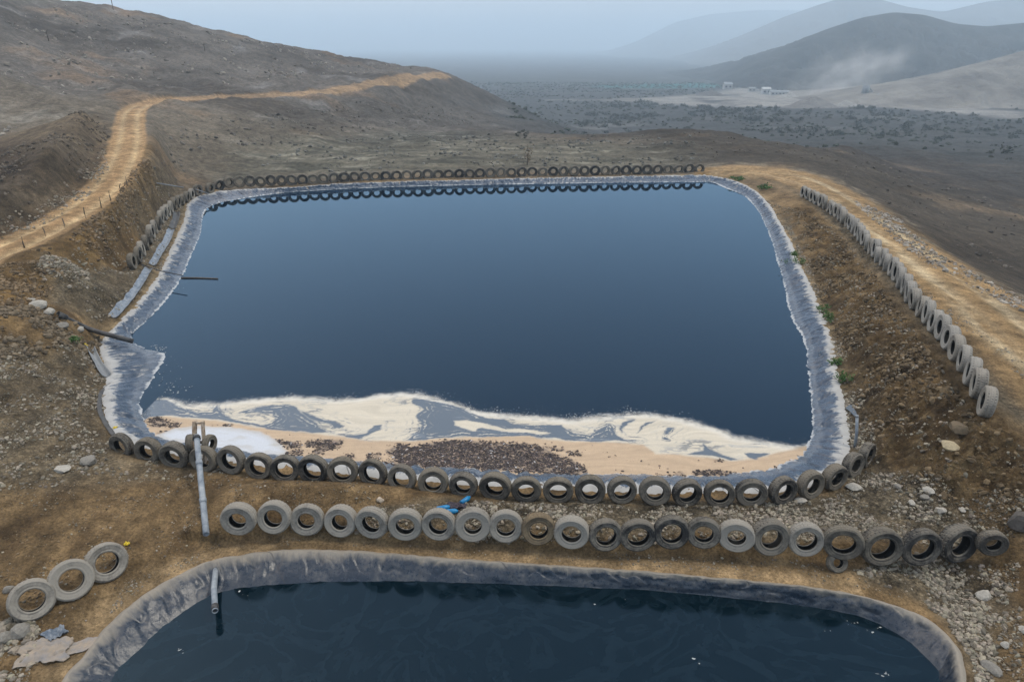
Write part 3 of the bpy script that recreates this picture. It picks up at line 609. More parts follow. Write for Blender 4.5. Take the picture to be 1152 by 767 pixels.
slate = np.maximum(slate, sstep(.36,.44,1-np.abs(fbm((X+.6*blot)/.9,(Y+.5*sl)/.30,3,78))*6)*.55*(1-msk(TAN,.2))*sstep(.05,.5,fbm(X/2.,Y/1.2,3,79)+.15))
dS = np.full_like(X, 9.)
for s_ in SLATE[:5]: dS = np.minimum(dS, sdf_sub(Xw, Yw, s_, .6))
marb = np.sin(dS*2*math.pi/.21+5.5*fbm(X/1.1,Y/.5,3,88))+.7*fbm(X/.35,Y/.16,3,89)
fade_ = np.exp(-(np.abs(dS)/.42)**2)*sstep(-.25,.25,fbm(X/1.4,Y/.9,2,91))
slate = np.clip(slate+np.where(dS > 0, sstep(.65,.95,marb)*.75, -sstep(.75,1.0,marb)*.95)*fade_*(1-msk(TAN,.15)), 0, 1)
slate = slate*(1-msk(TONGUE,.05)); tan = msk(TAN,.10); white = msk(WHITE,.09)
streak = fbm((X+1.2*fbm(X/2.5,Y/1.2,2,80))/2.6,(Y+.8*fbm(X/3.,Y/1.5,2,81))/.16,4,82)
fcol = np.tile(np.array((.50,.445,.35)), (X.size,1))
fcol = fcol*(1+.22*streak.ravel()[:,None]); fcol = lerp(fcol, (.30,.30,.29), (sstep(.22,.42,streak)*sstep(-.1,.35,blot)).ravel()*.6)
fcol = lerp(fcol, (.60,.58,.53), (sstep(-.55,-.05,dF)*(1-tan)).ravel()*.7)
tn = np.array((.41,.30,.195))*(1+.22*streak.ravel()[:,None]+.10*fbm(X/.3,Y/.3,3,83).ravel()[:,None]); fcol = fcol*(1-tan.ravel()[:,None])+tn*tan.ravel()[:,None]
fcol = lerp(fcol, (.47,.49,.52), white.ravel()); fcol = lerp(fcol, (.36,.33,.28), (white*np.clip(sstep(-.05,.4,fbm(X/.9,Y/.4,5,92))*.6+sstep(-.35,.0,sdf_sub(Xw,Yw,WHITE,1))*.7,0,1)).ravel()*.75)
slate_v = slate*(1-tan*(1-.0)*.0)
fcol = lerp(fcol, (.105,.135,.17), (slate_v*(1-white)*.97).ravel())
lite = sstep(.25,.5,streak)*slate_v; fcol = lerp(fcol, (.22,.25,.28), lite.ravel()*.6)
for poly_, dn_ in DEBRIS:
    dm_ = msk(poly_, .06); fcol = lerp(fcol, (.085,.068,.058), (dm_*(.55+.45*sstep(-.2,.3,fbm(X/.12,Y/.12,3,85)))).ravel()*(.85 if dn_ > .95 else .6)*(1-white.ravel()))
alpha = film*np.where(slate_v > .5, .80, 1.0)
alpha = np.maximum(alpha, spray*.42); fcol = lerp(fcol, (.5,.5,.48), ((dF>0)*1.).ravel())
vis = alpha > .004
idx = -np.ones(X.size, int); q = grid_faces(len(fy), len(fx)); keep = vis.ravel()[q].any(1); inside = sdf_sub(X, Y, wu[::14,:2], 2) < -.02
keep &= inside.ravel()[q].any(1); q = q[keep]; used = np.unique(q); idx[used] = np.arange(len(used))
me = npmesh('foam', np.stack([X.ravel()[used], Y.ravel()[used], np.full(len(used), UP_W+.005)],1), idx[q])
cattr(me, 'tint', np.clip(fcol[used],0,1)); fattr(me, 'cover', alpha.ravel()[used]); fattr(me, 'film', slate_v.ravel()[used])
f = NT('foam_film'); tr = f.n.new('ShaderNodeBsdfTransparent'); mx = f.n.new('ShaderNodeMixShader')
fn = f.noise(22,4,.7)
f.set(f.mix(1, f.attr('tint'), f.ramp(fn,[(.3,.86),(.7,1.12)]), 'MULTIPLY'), f.math('SUBTRACT', .62, f.math('MULTIPLY', f.attr('film','Fac'), .42)), f.bump(fn,.15,.01), Specular_IOR_Level=.4)
f.l(f.attr('cover','Fac'), mx.inputs[0]); f.l(tr.outputs[0], mx.inputs[1]); f.l(f.b.outputs[0], mx.inputs[2]); f.l(mx.outputs[0], f.out.inputs[0])
foam = link('foam', me, f.m); tag(foam, 'cream and tan swirling foam film floating at the near end of the upper pond', 'foam', kind='stuff')

# ------------------------------------------------------------------ scattered stones / scum as single masses
def ico(sub):
    bm = bmesh.new(); bmesh.ops.create_icosphere(bm, subdivisions=sub, radius=1); v = np.array([q.co[:] for q in bm.verts]); t = np.array([[w.index for w in f_.verts] for f_ in bm.faces]); bm.free(); return v, t
IC1 = ico(1); IC2 = ico(2)
def rocks_mesh(name, pos, size, flat=.6, cols=None, base=IC1):
    v, t = base; n = len(pos); k = len(v)
    ax = rng.normal(size=(n,3)); ax /= np.linalg.norm(ax,axis=1,keepdims=True); an = rng.uniform(0,6.28,n)
    vv = v[None]*(1+rng.uniform(-.28,.28,(n,k,1)))
    sc = np.stack([rng.uniform(.7,1.3,n), rng.uniform(.6,1.1,n), rng.uniform(.5,.9,n)*flat/.6],1)
    vv = vv*sc[:,None]; c_, s_ = np.cos(an)[:,None,None], np.sin(an)[:,None,None]; axb = np.broadcast_to(ax[:,None], vv.shape)
    vv = vv*c_+np.cross(axb, vv)*s_+axb*(axb*vv).sum(-1,keepdims=True)*(1-c_)
    vv[...,2] *= flat/.6
    vv = vv*size[:,None,None]+pos[:,None]
    F = (t[None]+np.arange(n)[:,None,None]*k).reshape(-1,3); me = npmesh(name, vv.reshape(-1,3), F, False)
    if cols is not None: cattr(me, 'tint', np.repeat(cols, k, 0))
    return me
st = NT('stone'); st.set(st.mix(1, st.attr('tint'), st.ramp(st.noise(18,5,.7),[(.25,.65),(.7,1.25)]), 'MULTIPLY'), .9, st.bump(st.noise(30,4,.7),.3,.01), Specular_IOR_Level=.25); STONE = st.m
def scatter(zone_px, n, smin, smax, p=2.2):
    poly = PL(zone_px)[:, :2]; lo, hi = poly.min(0), poly.max(0); out = []; m = 0
    while m < n:
        q = rng.uniform(lo, hi, (n*2,2)); d = sdf_poly(q[:,0], q[:,1], poly); ds_ = max(1.1, smax*11); dens = fbm(q[:,0]/ds_,q[:,1]/ds_,3,90)
        q = q[(d < 0) & (dens > rng.uniform(-.2,.6,len(q)))]; out.append(q); m += len(q)
    q = np.vstack(out)[:n]; s = smin*.75+(smax*.62-smin*.75)*rng.uniform(0,1,n)**(p*2.4); z = H(q[:,0], q[:,1]); return np.column_stack([q, z+s*.15]), s
def stone_cols(n, base=(.205,.178,.136)):
    b = rng.uniform(.45,1.55,(n,1))*np.array(base); b *= 1+rng.uniform(-.035,.035,(n,3)); return np.clip(b,.02,.6)
G_ZONES = [([(-40,395),(50,398),(105,392),(120,430),(116,480),(150,512),(260,530),(180,542),(60,547),(-40,560)], 3600, .014, .14),
  ([(45,308),(75,292),(100,308),(108,345),(90,350),(60,340)], 1000, .03, .2), ([(105,300),(150,300),(165,262),(185,238),(205,228),(207,250),(190,290),(140,350),(105,362),(95,345)], 1400, .025, .16),
  ([(470,574),(560,566),(700,570),(830,570),(930,562),(985,535),(1040,540),(1085,570),(1110,612),(1060,626),(900,620),(700,614),(500,606),(400,602),(400,588)], 8500, .012, .13),
  ([(960,640),(1030,632),(1100,634),(1140,660),(1130,700),(1110,767),(1085,790),(1080,740),(1065,700),(1030,680)], 3200, .016, .15),
  ([(874,245),(887,245),(935,345),(965,430),(985,480),(990,540),(950,545),(954,490),(942,400),(917,330),(892,265)], 2200, .018, .13),
  ([(915,240),(960,280),(1010,350),(1060,420),(1100,480),(1152,510),(1152,570),(1060,560),(1000,520),(970,450),(950,380),(920,310)], 2600, .02, .13),
  ([(0,545),(260,530),(440,545),(480,580),(250,600),(140,640),(60,740),(0,767)], 1100, .010, .07), ([(300,600),(520,612),(900,628),(1040,650),(1020,676),(900,652),(520,625),(300,612)], 900, .01, .06),
  ([(140,650),(200,630),(260,600),(220,640),(130,695),(90,740)], 500, .012, .06),
  ([(0,700),(30,690),(45,710),(30,767),(0,767)], 500, .02, .2), ([(1080,560),(1152,570),(1152,767),(1110,767),(1130,690)], 900, .015, .12),
  ([(150,200),(200,215),(205,225),(150,290),(110,300),(60,330),(60,300),(120,250)], 900, .03, .2), ([(0,248),(60,222),(100,190),(118,165),(122,190),(105,215),(60,248),(0,270)], 900, .03, .2),
  ([(960,225),(1010,245),(1060,288),(1150,335),(1152,350),(1050,300),(990,255)], 900, .03, .22), ([(990,282),(1060,340),(1152,405),(1152,430),(1070,360),(1000,297)], 450, .02, .10)]
BR = (.115,.082,.046); HG = (.19,.17,.14)
C_ZONES = [([(905,238),(960,280),(1010,350),(1060,420),(1100,480),(1152,505),(1152,590),(1060,575),(1000,535),(965,450),(945,380),(915,310)], 3600, .03, .24, BR),
  ([(0,545),(260,535),(400,550),(480,580),(480,612),(250,606),(200,640),(140,650),(60,740),(-20,767)], 2400, .010, .075, (.14,.10,.058)), ([(1090,560),(1152,570),(1152,767),(1120,767),(1135,690)], 1400, .015, .12, BR),
  ([(0,300),(60,280),(130,225),(150,190),(172,180),(178,200),(150,260),(110,300),(60,330),(0,380)], 2200, .03, .26, (.15,.105,.06)), ([(0,345),(60,350),(110,372),(120,392),(60,400),(0,412)], 1600, .025, .26, (.13,.10,.065)),
  ([(0,255),(60,228),(100,196),(118,165),(128,150),(110,130),(60,150),(0,170)], 900, .05, .34, (.10,.082,.062)), ([(0,150),(60,110),(150,90),(300,95),(400,85),(470,80),(440,73),(300,50),(200,30),(60,5),(0,20)], 1300, .10, .9, HG),
  ([(170,190),(190,150),(260,130),(400,118),(520,115),(540,140),(420,150),(300,165),(240,195)], 1300, .08, .55, (.11,.10,.085)), ([(280,190),(320,165),(420,152),(560,152),(780,152),(790,186),(600,188),(400,194)], 1500, .06, .5, (.11,.108,.095)),
  ([(800,186),(870,170),(930,190),(1010,235),(1152,320),(1152,230),(1000,185),(880,160),(780,152)], 1100, .06, .5, (.10,.085,.07)), ([(960,226),(1010,246),(1060,290),(1152,338),(1152,352),(1050,302),(990,257)], 700, .04, .3, (.27,.24,.2)),
  ([(820,200),(905,240),(915,310),(890,265),(850,215)], 900, .03, .16, (.17,.135,.09))]
pp, sz, cl = [], [], []
for zp, k, a, b, *t_ in [z_+(None,) for z_ in G_ZONES]+C_ZONES:
    p_, s_ = scatter(zp, int(k*1.5), a, b); pp.append(p_); sz.append(s_)
    cl.append(stone_cols(len(p_)) if t_[0] is None else np.clip(rng.uniform(.5,1.5,(len(p_),1))*np.array(t_[0]),.01,.6))
pp = np.vstack(pp); sz = np.concatenate(sz); cl = np.vstack(cl)
ok = (sdf_sub(pp[:,0],pp[:,1],UPpoly,2) > .25) & (sdf_sub(pp[:,0],pp[:,1],LOpoly,2) > .3); pp, sz, cl = pp[ok], sz[ok], cl[ok]
o = link('gravel', rocks_mesh('gravel', pp, sz, .55, cl), STONE); tag(o, 'loose grey broken gravel scattered over the banks around both ponds', 'gravel', kind='stuff')
# floating scum crust
pp, sz, cc = [], [], []
for poly, dn in DEBRIS:
    lo, hi = poly.min(0), poly.max(0); area = (hi-lo).prod(); k = int(area*800*dn); q = rng.uniform(lo, hi, (k,2)); d = sdf_poly(q[:,0]+rng.normal(0,.13,k), q[:,1]+rng.normal(0,.07,k), poly); q = q[(d < .02) & (fbm(q[:,0]/.5,q[:,1]/.22,3,97) > -.16-.5*np.clip(-d-.1,0,.6))]; pp.append(q)
k = 900; q = np.column_stack([rng.uniform(-11.5,10.5,k), rng.uniform(18.7,22.2,k)]); tm = (sdf_poly(q[:,0],q[:,1],TAN) < -.15) & (fbm(q[:,0]/1.2,q[:,1]/.6,3,95) > .05); pp.append(q[tm])
q = np.vstack(pp); s = .014+.055*rng.uniform(0,1,len(q))**2.4
wd = sdf_sub(q[:,0], q[:,1], WHITE, 1); ok = (wd > .03) & (sdf_sub(q[:,0],q[:,1],wu[::14,:2],2) < -.05); q, s = q[ok], s[ok]
pal = np.array([(.042,.034,.032),(.068,.056,.053),(.032,.028,.031),(.095,.075,.066),(.14,.10,.085),(.26,.2,.17),(.4,.38,.37)]); pk = pal[rng.choice(7, len(q), p=[.3,.25,.2,.13,.06,.04,.02])]
o = link('scum', rocks_mesh('scum', np.column_stack([q, np.full(len(q), UP_W+.012)]), s, .22, pk*rng.uniform(.7,1.3,(len(q),1))), STONE); tag(o, 'dark brown crusty scum floating on the tan foam of the upper pond', 'scum', kind='stuff')
# pale flecks on the water
q = [pz(a+rng.normal(0,sx), b+rng.normal(0,sy), zz)[:2].tolist()+[zz+.008] for a,b,zz,k,sx,sy in ((185,415,0,26,9,9),(178,392,0,30,6,3),(196,436,0,34,11,6),(205,733,LO_W,5,2,1.5),(782,743,LO_W,3,3,2),(960,700,LO_W,5,7,2),(985,707,LO_W,4,5,2),(995,757,LO_W,6,3,2),(932,709,LO_W,2,2,1),(200,325,0,4,4,1),(280,668,LO_W,3,5,2),(660,180+500,LO_W,2,30,5)) for _ in range(k)]
q = np.array(q); o = link('foam_flecks', rocks_mesh('foam_flecks', q, rng.uniform(.012,.042,len(q)), .12, np.tile((.33,.34,.33),(len(q),1))), STONE); tag(o, 'small pale foam flecks drifting on the dark pond water', 'foam flecks', kind='stuff')

# ------------------------------------------------------------------ far hills
def hill_mat(name, a, b, sc):
    m = NT(name); return m.set(m.mix(m.ramp(m.noise(sc,6,.6),[(.35,0.),(.65,1.)]), a, b), .95, m.bump(m.noise(sc*3,6,.65), .6, 4), Specular_IOR_Level=.1)
def hill(sky_px, Y, base_z, front, back, mat, seed, rel, label=None):
    sk = np.array(sky_px, float); px = np.linspace(sk[0,0], sk[-1,0], 260); py = np.interp(px, sk[:,0], sk[:,1])
    ker = np.ones(7)/7; py = np.convolve(np.pad(py,3,mode='edge'), ker, 'valid')
    ts = np.concatenate([np.linspace(-1,0,70,endpoint=False), np.linspace(0,1,30)]); V = []
    crest = np.array([pd(a, b, Y) for a, b in zip(px, py)])
    for t in ts:
        yy = Y+(t*front if t < 0 else t*back); x = crest[:,0]*(yy/Y if t < 0 else 1); h = np.maximum(crest[:,2]-base_z, 0)
        f_ = (1+t)**1.3 if t < 0 else (1-t)**1.2
        L = h.max()+1
        wrp = .35*L*fbm(x/(L*1.1), np.full(len(x), yy/(L*1.1)), 3, seed+5); ero = (1-np.abs(fbm((x+wrp)/(L*.42), np.full(len(x), yy/(L*1.9)), 6, seed, 2.1, .55))*2.6)
        V.append(np.stack([x, np.full(len(x), yy)+0*x, base_z-2+h*f_*(1-rel*(1-f_)*(.8-ero))+2*f_],1))
    me = npmesh('hill', np.array(V).reshape(-1,3), grid_faces(len(ts), len(px)))
    o = link('hill', me, mat); tag(o, kind='structure'); return o
hill([(740,104),(800,92),(840,72),(880,53),(930,33),(970,20),(1005,14),(1040,17),(1075,27),(1110,30),(1152,26),(1200,18),(1300,30)], 950, -33, 330, 500, hill_mat('hill_rock', (.020,.020,.019), (.05,.048,.044), .02), 101, .95)
hill([(900,118),(940,108),(970,100),(1005,93),(1050,86),(1090,74),(1120,66),(1152,57),(1220,40),(1320,35)], 520, -27, 110, 200, hill_mat('pale_slope', (.22,.205,.18), (.11,.10,.088), .035), 111, .6)
hill([(690,92),(740,82),(790,62),(830,42),(880,20),(920,6),(950,-3),(985,-2),(1020,8),(1060,14),(1110,2),(1180,-4),(1320,-4)], 2300, -38, 700, 900, hill_mat('far_hill_rock', (.09,.085,.08), (.13,.125,.115), .008), 121, .8)
hill([(560,84),(620,76),(680,62),(720,45),(760,25),(800,16),(850,12),(1000,12),(1200,12)], 4200, -40, 1200, 1500, hill_mat('farthest_hill_rock', (.09,.09,.085), (.12,.12,.115), .004), 131, .4)

# ------------------------------------------------------------------ tyres
def tyre_mat(name, dark, dust, amount):
    m = NT(name); oi = m.n.new('ShaderNodeObjectInfo')
    va = m.n.new('ShaderNodeVectorMath'); va.operation = 'ADD'; m.l(m.tc.outputs['Object'], va.inputs[0])
    sc = m.n.new('ShaderNodeVectorMath'); sc.operation = 'SCALE'; m.l(oi.outputs['Location'], sc.inputs[0]); sc.inputs['Scale'].default_value = 1.37; m.l(sc.outputs[0], va.inputs[1])
    v = va.outputs[0]; a = m.noise(3.2,5,.65,.3,v); b = m.noise(16,5,.7,0,v)
    geo = m.n.new('ShaderNodeNewGeometry'); sx = m.n.new('ShaderNodeSeparateXYZ'); m.l(geo.outputs['Normal'], sx.inputs[0])
    up = m.math('MULTIPLY', m.math('MAXIMUM', sx.outputs[2], 0.), .22)      # dust settles on faces that look up
    k = m.math('ADD', m.math('ADD', m.math('MULTIPLY', a, 1.0), up), m.math('ADD', m.math('MULTIPLY', b, .35), m.math('MULTIPLY', oi.outputs['Random'], .25)))
    k = m.ramp(k, [(1.02-amount,0.),(1.45-amount,1.)])
    cl = m.mix(m.math('MULTIPLY', k, .92), dark, m.mix(b, tuple(c_*.8 for c_ in dust), tuple(c_*1.2 for c_ in dust)))
    return m.set(cl, m.math('ADD', .72, m.math('MULTIPLY', k, .22)), m.bump(b,.4,.012), Specular_IOR_Level=.18)
TM = {'dark': tyre_mat('tyre_rubber_dark', (.026,.025,.024), (.16,.142,.115), .33), 'mid': tyre_mat('tyre_rubber_dusty', (.040,.037,.033), (.17,.148,.115), .42),
      'pale': tyre_mat('tyre_rubber_pale', (.075,.069,.060), (.265,.24,.20), .54), 'white': tyre_mat('tyre_rubber_bleached', (.085,.079,.070), (.28,.26,.225), .58), 'brown': tyre_mat('tyre_rubber_muddy', (.05,.040,.030), (.20,.15,.092), .46)}
def tyre_meshes(tag_, rim, width, seg=60):
    Rr = .5
    hw = width/2
    prof = [(-hw*.80,Rr*.965),(-hw*.93,Rr*.935),(-hw*.95,Rr*.915),(-hw*1.03,Rr*.90),(-hw*1.05,Rr*.86),(-hw*1.02,Rr*.85),(-hw*1.04,Rr*.78),(-hw*.96,rim+(Rr-rim)*.34),(-hw*.88,rim+.055),(-hw*.93,rim+.048),(-hw*.92,rim+.028),(-hw*.80,rim),(-hw*.66,rim+.005),(-hw*.74,rim+.05),(-hw*.85,Rr*.80),(-hw*.72,Rr*.90),(0,Rr*.925)]
    prof = prof+[(-a, b) for a, b in prof[-2::-1]]
    an = np.linspace(0, 2*math.pi, seg, endpoint=False); Vv = []
    for a, b in prof: Vv.append(np.stack([b*np.cos(an), np.full(seg, a), Rr+b*np.sin(an)],1))
    cas = npmesh('tyre_casing_'+tag_, np.array(Vv).reshape(-1,3), grid_faces(len(prof), seg, True))
    mi = np.zeros((len(prof)-1, seg), np.int32); mi[12:len(prof)-13] = 1; cas.polygons.foreach_set('material_index', mi.ravel())
    # raised ring on both walls comes from the profile; tread: ribs cut by cross grooves
    us = np.linspace(-.82, .82, 14); nseg = 120; an = np.linspace(0, 2*math.pi, nseg, endpoint=False); Vv = []
    for i, u in enumerate(us):
        crown = Rr*(1.0-.035*abs(u)**2.5); rad = np.full(nseg, crown)
        shoulder = abs(u) > .52; rad = rad-np.where(((np.arange(nseg)+(2 if u > 0 else 0))%4 < 1) & shoulder, .022, 0)
        if i in (3,4,9,10): rad = rad-.016
        if i in (6,7): rad = rad-np.where(np.arange(nseg)%3 == 0, .010, 0)
        if i in (0,13): rad = np.full(nseg, Rr*.95)
        Vv.append(np.stack([rad*np.cos(an), np.full(nseg, u*hw), Rr+rad*np.sin(an)],1))
    tr_ = npmesh('tyre_tread_'+tag_, np.array(Vv).reshape(-1,3), grid_faces(len(us), nseg, True), False)
    return cas, tr_
SH = {'wide': tyre_meshes('wide', .262, .32), 'narrow': tyre_meshes('narrow', .285, .29), 'thick': tyre_meshes('thick', .235, .33)}
TC = {}
TM_IN = tyre_mat('tyre_inner_rubber', (.012,.012,.012), (.10,.085,.065), .12)
def tyre_data(shape, mat):
    if (shape, mat) not in TC:
        a, b = (q.copy() for q in SH[shape]); a.materials.append(TM[mat]); a.materials.append(TM_IN); b.materials.append(TM[mat]); TC[shape, mat] = (a, b)
    return TC[shape, mat]
PROTO = None
def tyre(x, y, z, ang, diam, label, group, shape='wide', mat='mid', lean=0, roll=0, parts=True, cat='tyre'):
    global PROTO
    a, b = tyre_data(shape, mat)
    o = bpy.data.objects.new('tyre', a); scene.collection.objects.link(o)
    o.location = (x, y, z); o.scale = (diam*random.uniform(.97,1.05), diam*random.uniform(.82,1.12), diam*random.uniform(.92,1.01))
    o.rotation_euler = (Matrix.Rotation(ang,4,'Z')@Matrix.Rotation(lean,4,'X')).to_euler()
    t = bpy.data.objects.new('tread', b); scene.collection.objects.link(t); t.parent = o
    tag(o, label, cat, group); return o
def row(px_list, group, labels, diams, shapes, mats, lean=0, sink=.06, zfix=None):
    pts = []
    for (px, py), D in zip(px_list, diams):
        p = pz(px, py, .5)
        for _ in range(5): p = pz(px, py, (Hs(p[0], p[1]) if zfix is None else zfix)+D*(.5-sink))
        pts.append(p)
    pts = np.array(pts); out = []
    for i, p in enumerate(pts):
        t = pts[min(i+1,len(pts)-1)]-pts[max(i-1,0)]; ang = math.atan2(t[1], t[0])+random.uniform(-.16,.16)
        D = diams[i]*random.uniform(.97,1.035); z = p[2]-D*.5-random.uniform(0,.05)
        ln = lean[i] if hasattr(lean,'__len__') else lean
        out.append(tyre(p[0], p[1], z, ang, D, labels[i], group, shapes[i], mats[i], ln+random.uniform(-.11,.09)))
    return out
HUE = {'dark':'dark','mid':'grey','pale':'pale dusty','brown':'muddy brown'}
# row on the near rim of the upper pond
sec = [(136,500),(165,506),(196,511),(228,515),(259,518),(290,524),(320,527),(352,527),(385,529),(418,532),(451,538),(487,542),(521,544),(557,546),(592,549),(628,550),(664,551),(700,551),(737,553),(773,554),(810,555),(846,553),(882,551),(913,545),(939,535),(962,521),(976,511)]
rim_d, rim_y = [], []
for i in range(len(sec)): rim_d.append(.92+random.uniform(-.03,.03) if i > 8 else .96)
rim_d[-1] = .85; rim_d[-2] = .86
ms = [random.choice(['mid','dark','mid','dark']) for _ in sec]; sh = [random.choice(['wide','narrow','wide']) for _ in sec]
for k in (4,5,6,7,8,9): sh[k] = 'narrow'
row(sec, 'tyres along the near rim of the upper pond', [f'{HUE[ms[i]]} tyre, {ordinal(i+1)} from the left on the near rim of the upper pond' for i in range(len(sec))], rim_d, sh, ms, -.10, .07, .40)
# row above the lower pond
fr = [(268,583),(307,582),(344,584),(382,586),(418,587),(456,588),(493,589),(532,590),(569,592),(606,595),(643,598),(682,601),(718,601),(756,600),(792,600),(829,601),(868,604),(907,607),(949,609),(993,614),(1037,616),(1080,611),(1117,609)]
fm = ['pale','pale','pale','pale','pale','pale','pale','pale','pale','brown','pale','dark','dark','dark','dark','pale','dark','pale','mid','mid','dark','dark','mid']
fd = [.98,1.0,.97,.97,.98,.96,.99,.99,.97,.97,.97,.97,.94,.95,.95,.98,1.0,.97,1.06,1.10,1.08,1.12,.78]
fs = ['thick','wide','thick','thick','wide','wide','wide','thick','wide','wide','wide','narrow','narrow','narrow','wide','thick','wide','narrow','narrow','narrow','narrow','wide','thick']
row(fr, 'tyres in the front row above the lower pond', [f'{HUE[fm[i]]} tyre, {ordinal(i+1)} from the left in the front row above the lower pond' for i in range(len(fr))], fd, fs, fm, -.16, .07)
p = G(943,643); o = tyre(p[0], p[1], p[2]-.03, .15, .58, 'smallest grey tyre, leaning against a bigger tyre at the front row', 'tyres in the front row above the lower pond', 'thick', 'mid', -.5)
# three tyres on the left slope
L3 = [(36,675),(82,655),(122,634)]
row(L3, 'three tyres lying on the bank left of the lower pond', ['pale tyre lowest of the three on the dirt bank left of the lower pond','pale tyre in the middle of the three on the left dirt bank','pale tyre highest of the three on the left bank, yellow scrap behind'], [1.05,1.02,1.0], ['wide','wide','wide'], ['pale']*3, -.42, .04)
# far rim
fx_ = []
n_far = 47
for i in range(n_far):
    t = i/(n_far-1); px = 246+t*(787-246)
    py = np.interp(px, [246,253,262,280,300,340,400,500,600,700,787],[207.5,205.5,204.5,203.5,203,201.5,198.7,195.5,192.8,191.0,189.5]); fx_.append((px, py))
fmat = [random.choice(['dark','dark','mid','dark','mid']) for _ in fx_]
row(fx_, 'tyres along the far rim of the upper pond', [f'small {HUE[fmat[i]]} tyre, {ordinal(i+1)} from the left along the far pond rim' for i in range(n_far)], [1.12]*n_far, [random.choice(['thick','wide','wide']) for _ in fx_], fmat, .0, .08, .40)
# left rim row
for i, p in enumerate(ROWLINE):
    t = ROWLINE[min(i+1,len(ROWLINE)-1)]-ROWLINE[max(i-1,0)]
    tyre(p[0], p[1], Hs(p[0],p[1])-.06, math.atan2(t[1], t[0])+random.uniform(-.1,.1), 1.06+random.uniform(-.04,.04), f'grey tyre, {ordinal(i+1)} from the near end of the row left of the upper pond', 'tyres in the row left of the upper pond', 'wide', random.choice(['mid','pale','mid']), random.uniform(-.1,.1))
# right bank row
ra = smooth_loop(PL([(1105,466),(1075,408),(1040,362),(1003,312),(960,263),(930,237),(903,222)]), 39, False)
for i, p in enumerate(ra):
    t = ra[min(i+1,len(ra)-1)]-ra[max(i-1,0)]; ang = math.atan2(t[1], t[0])-.08+random.uniform(-.10,.10)
    tyre(p[0], p[1], Hs(p[0],p[1])-.05, ang, 1.06+random.uniform(-.04,.04), f'pale tyre, {ordinal(i+1)} from the near end of the row on the right bank', 'tyres in the row beside the right dirt road', 'wide', random.choice(['white','white','pale']), random.uniform(-.1,.1))

# ------------------------------------------------------------------ pipes, boards, stakes and other small things
def tube_mesh(name, pts, rad, seg=18, hollow=True, thick=.014):
    pts = [Vector(p) for p in pts]; bm = bmesh.new(); rings = []
    rads = rad if hasattr(rad,'__len__') else [rad]*len(pts)
    for i, p in enumerate(pts):
        t = (pts[min(i+1,len(pts)-1)]-pts[max(i-1,0)]).normalized(); u = t.cross(Vector((0,0,1)))
        if u.length < 1e-3: u = Vector((1,0,0))
        u.normalize(); v = u.cross(t).normalized()
        rings.append([bm.verts.new(p+(u*math.cos(a)+v*math.sin(a))*rads[i]) for a in [2*math.pi*k/seg for k in range(seg)]])
    if hollow:
        inner = []
        for i in (len(pts)-1, 0):
            c_ = pts[i]; t = (pts[1]-pts[0]).normalized() if i == 0 else (pts[-1]-pts[-2]).normalized()
            rim_ = [bm.verts.new(c_+(w.co-c_)*(1-thick/rads[i])) for w in rings[i]]
            deep = [bm.verts.new(w.co-t*(min(.4,(pts[0]-pts[1]).length*.45))*(1 if i else -1)) for w in rim_]; inner.append((i, rim_, deep))
    for a, b in zip(rings, rings[1:]):
        for k in range(seg): bm.faces.new((a[k], a[(k+1)%seg], b[(k+1)%seg], b[k]))
    if hollow:
        for i, rim_, deep in inner:
            for q1, q2 in ((rings[i], rim_), (rim_, deep)):
                for k in range(seg): bm.faces.new((q1[k], q1[(k+1)%seg], q2[(k+1)%seg], q2[k]))
            bm.faces.new(deep)
    else:
        bm.faces.new(rings[0]); bm.faces.new(rings[-1])
    bmesh.ops.recalc_face_normals(bm, faces=bm.faces[:])
    for f_ in bm.faces: f_.smooth = len(f_.verts) == 4
    me = bpy.data.meshes.new(name); bm.to_mesh(me); bm.free(); return me
def bar_mesh(name, a, b, w, h, jit=.004):
    a, b = Vector(a), Vector(b); t = (b-a).normalized(); u = t.cross(Vector((0,0,1))); u = Vector((1,0,0)) if u.length < 1e-3 else u.normalized(); v = u.cross(t)
    bm = bmesh.new(); vs = []
    for p in (a, a.lerp(b,.5), b):
        vs.append([bm.verts.new(p+u*sx*w/2+v*sy*h/2+Vector([random.uniform(-jit,jit) for _ in range(3)])) for sx, sy in ((-1,-1),(1,-1),(1,1),(-1,1))])
    for q1, q2 in zip(vs, vs[1:]):
        for k in range(4): bm.faces.new((q1[k], q1[(k+1)%4], q2[(k+1)%4], q2[k]))
    bm.faces.new(vs[0]); bm.faces.new(vs[-1]); bmesh.ops.recalc_face_normals(bm, faces=bm.faces[:])
    bmesh.ops.bevel(bm, geom=[e for e in bm.edges if e.calc_face_angle(0) > .8], offset=min(w,h)*.12, segments=1, affect='EDGES')
    me = bpy.data.meshes.new(name); bm.to_mesh(me); bm.free(); return me
def plain(name, c1_, c2_, sc=6, rough=.7, bs=.3, spec=.4, metal=0):
    m = NT(name); n_ = m.noise(sc,6,.65,.3); return m.set(m.mix(m.ramp(n_,[(.35,0.),(.65,1.)]), c1_, c2_), rough, m.bump(n_,bs,.02), Specular_IOR_Level=spec, Metallic=metal)
M_PIPE = plain('grey_pipe_plastic', (.12,.145,.175), (.29,.31,.32), 3, .5); M_BLACK = plain('black_pipe_plastic', (.022,.022,.024), (.07,.066,.06), 5, .55); M_WOOD = plain('weathered_wood', (.20,.13,.08), (.42,.35,.27), 9, .85)
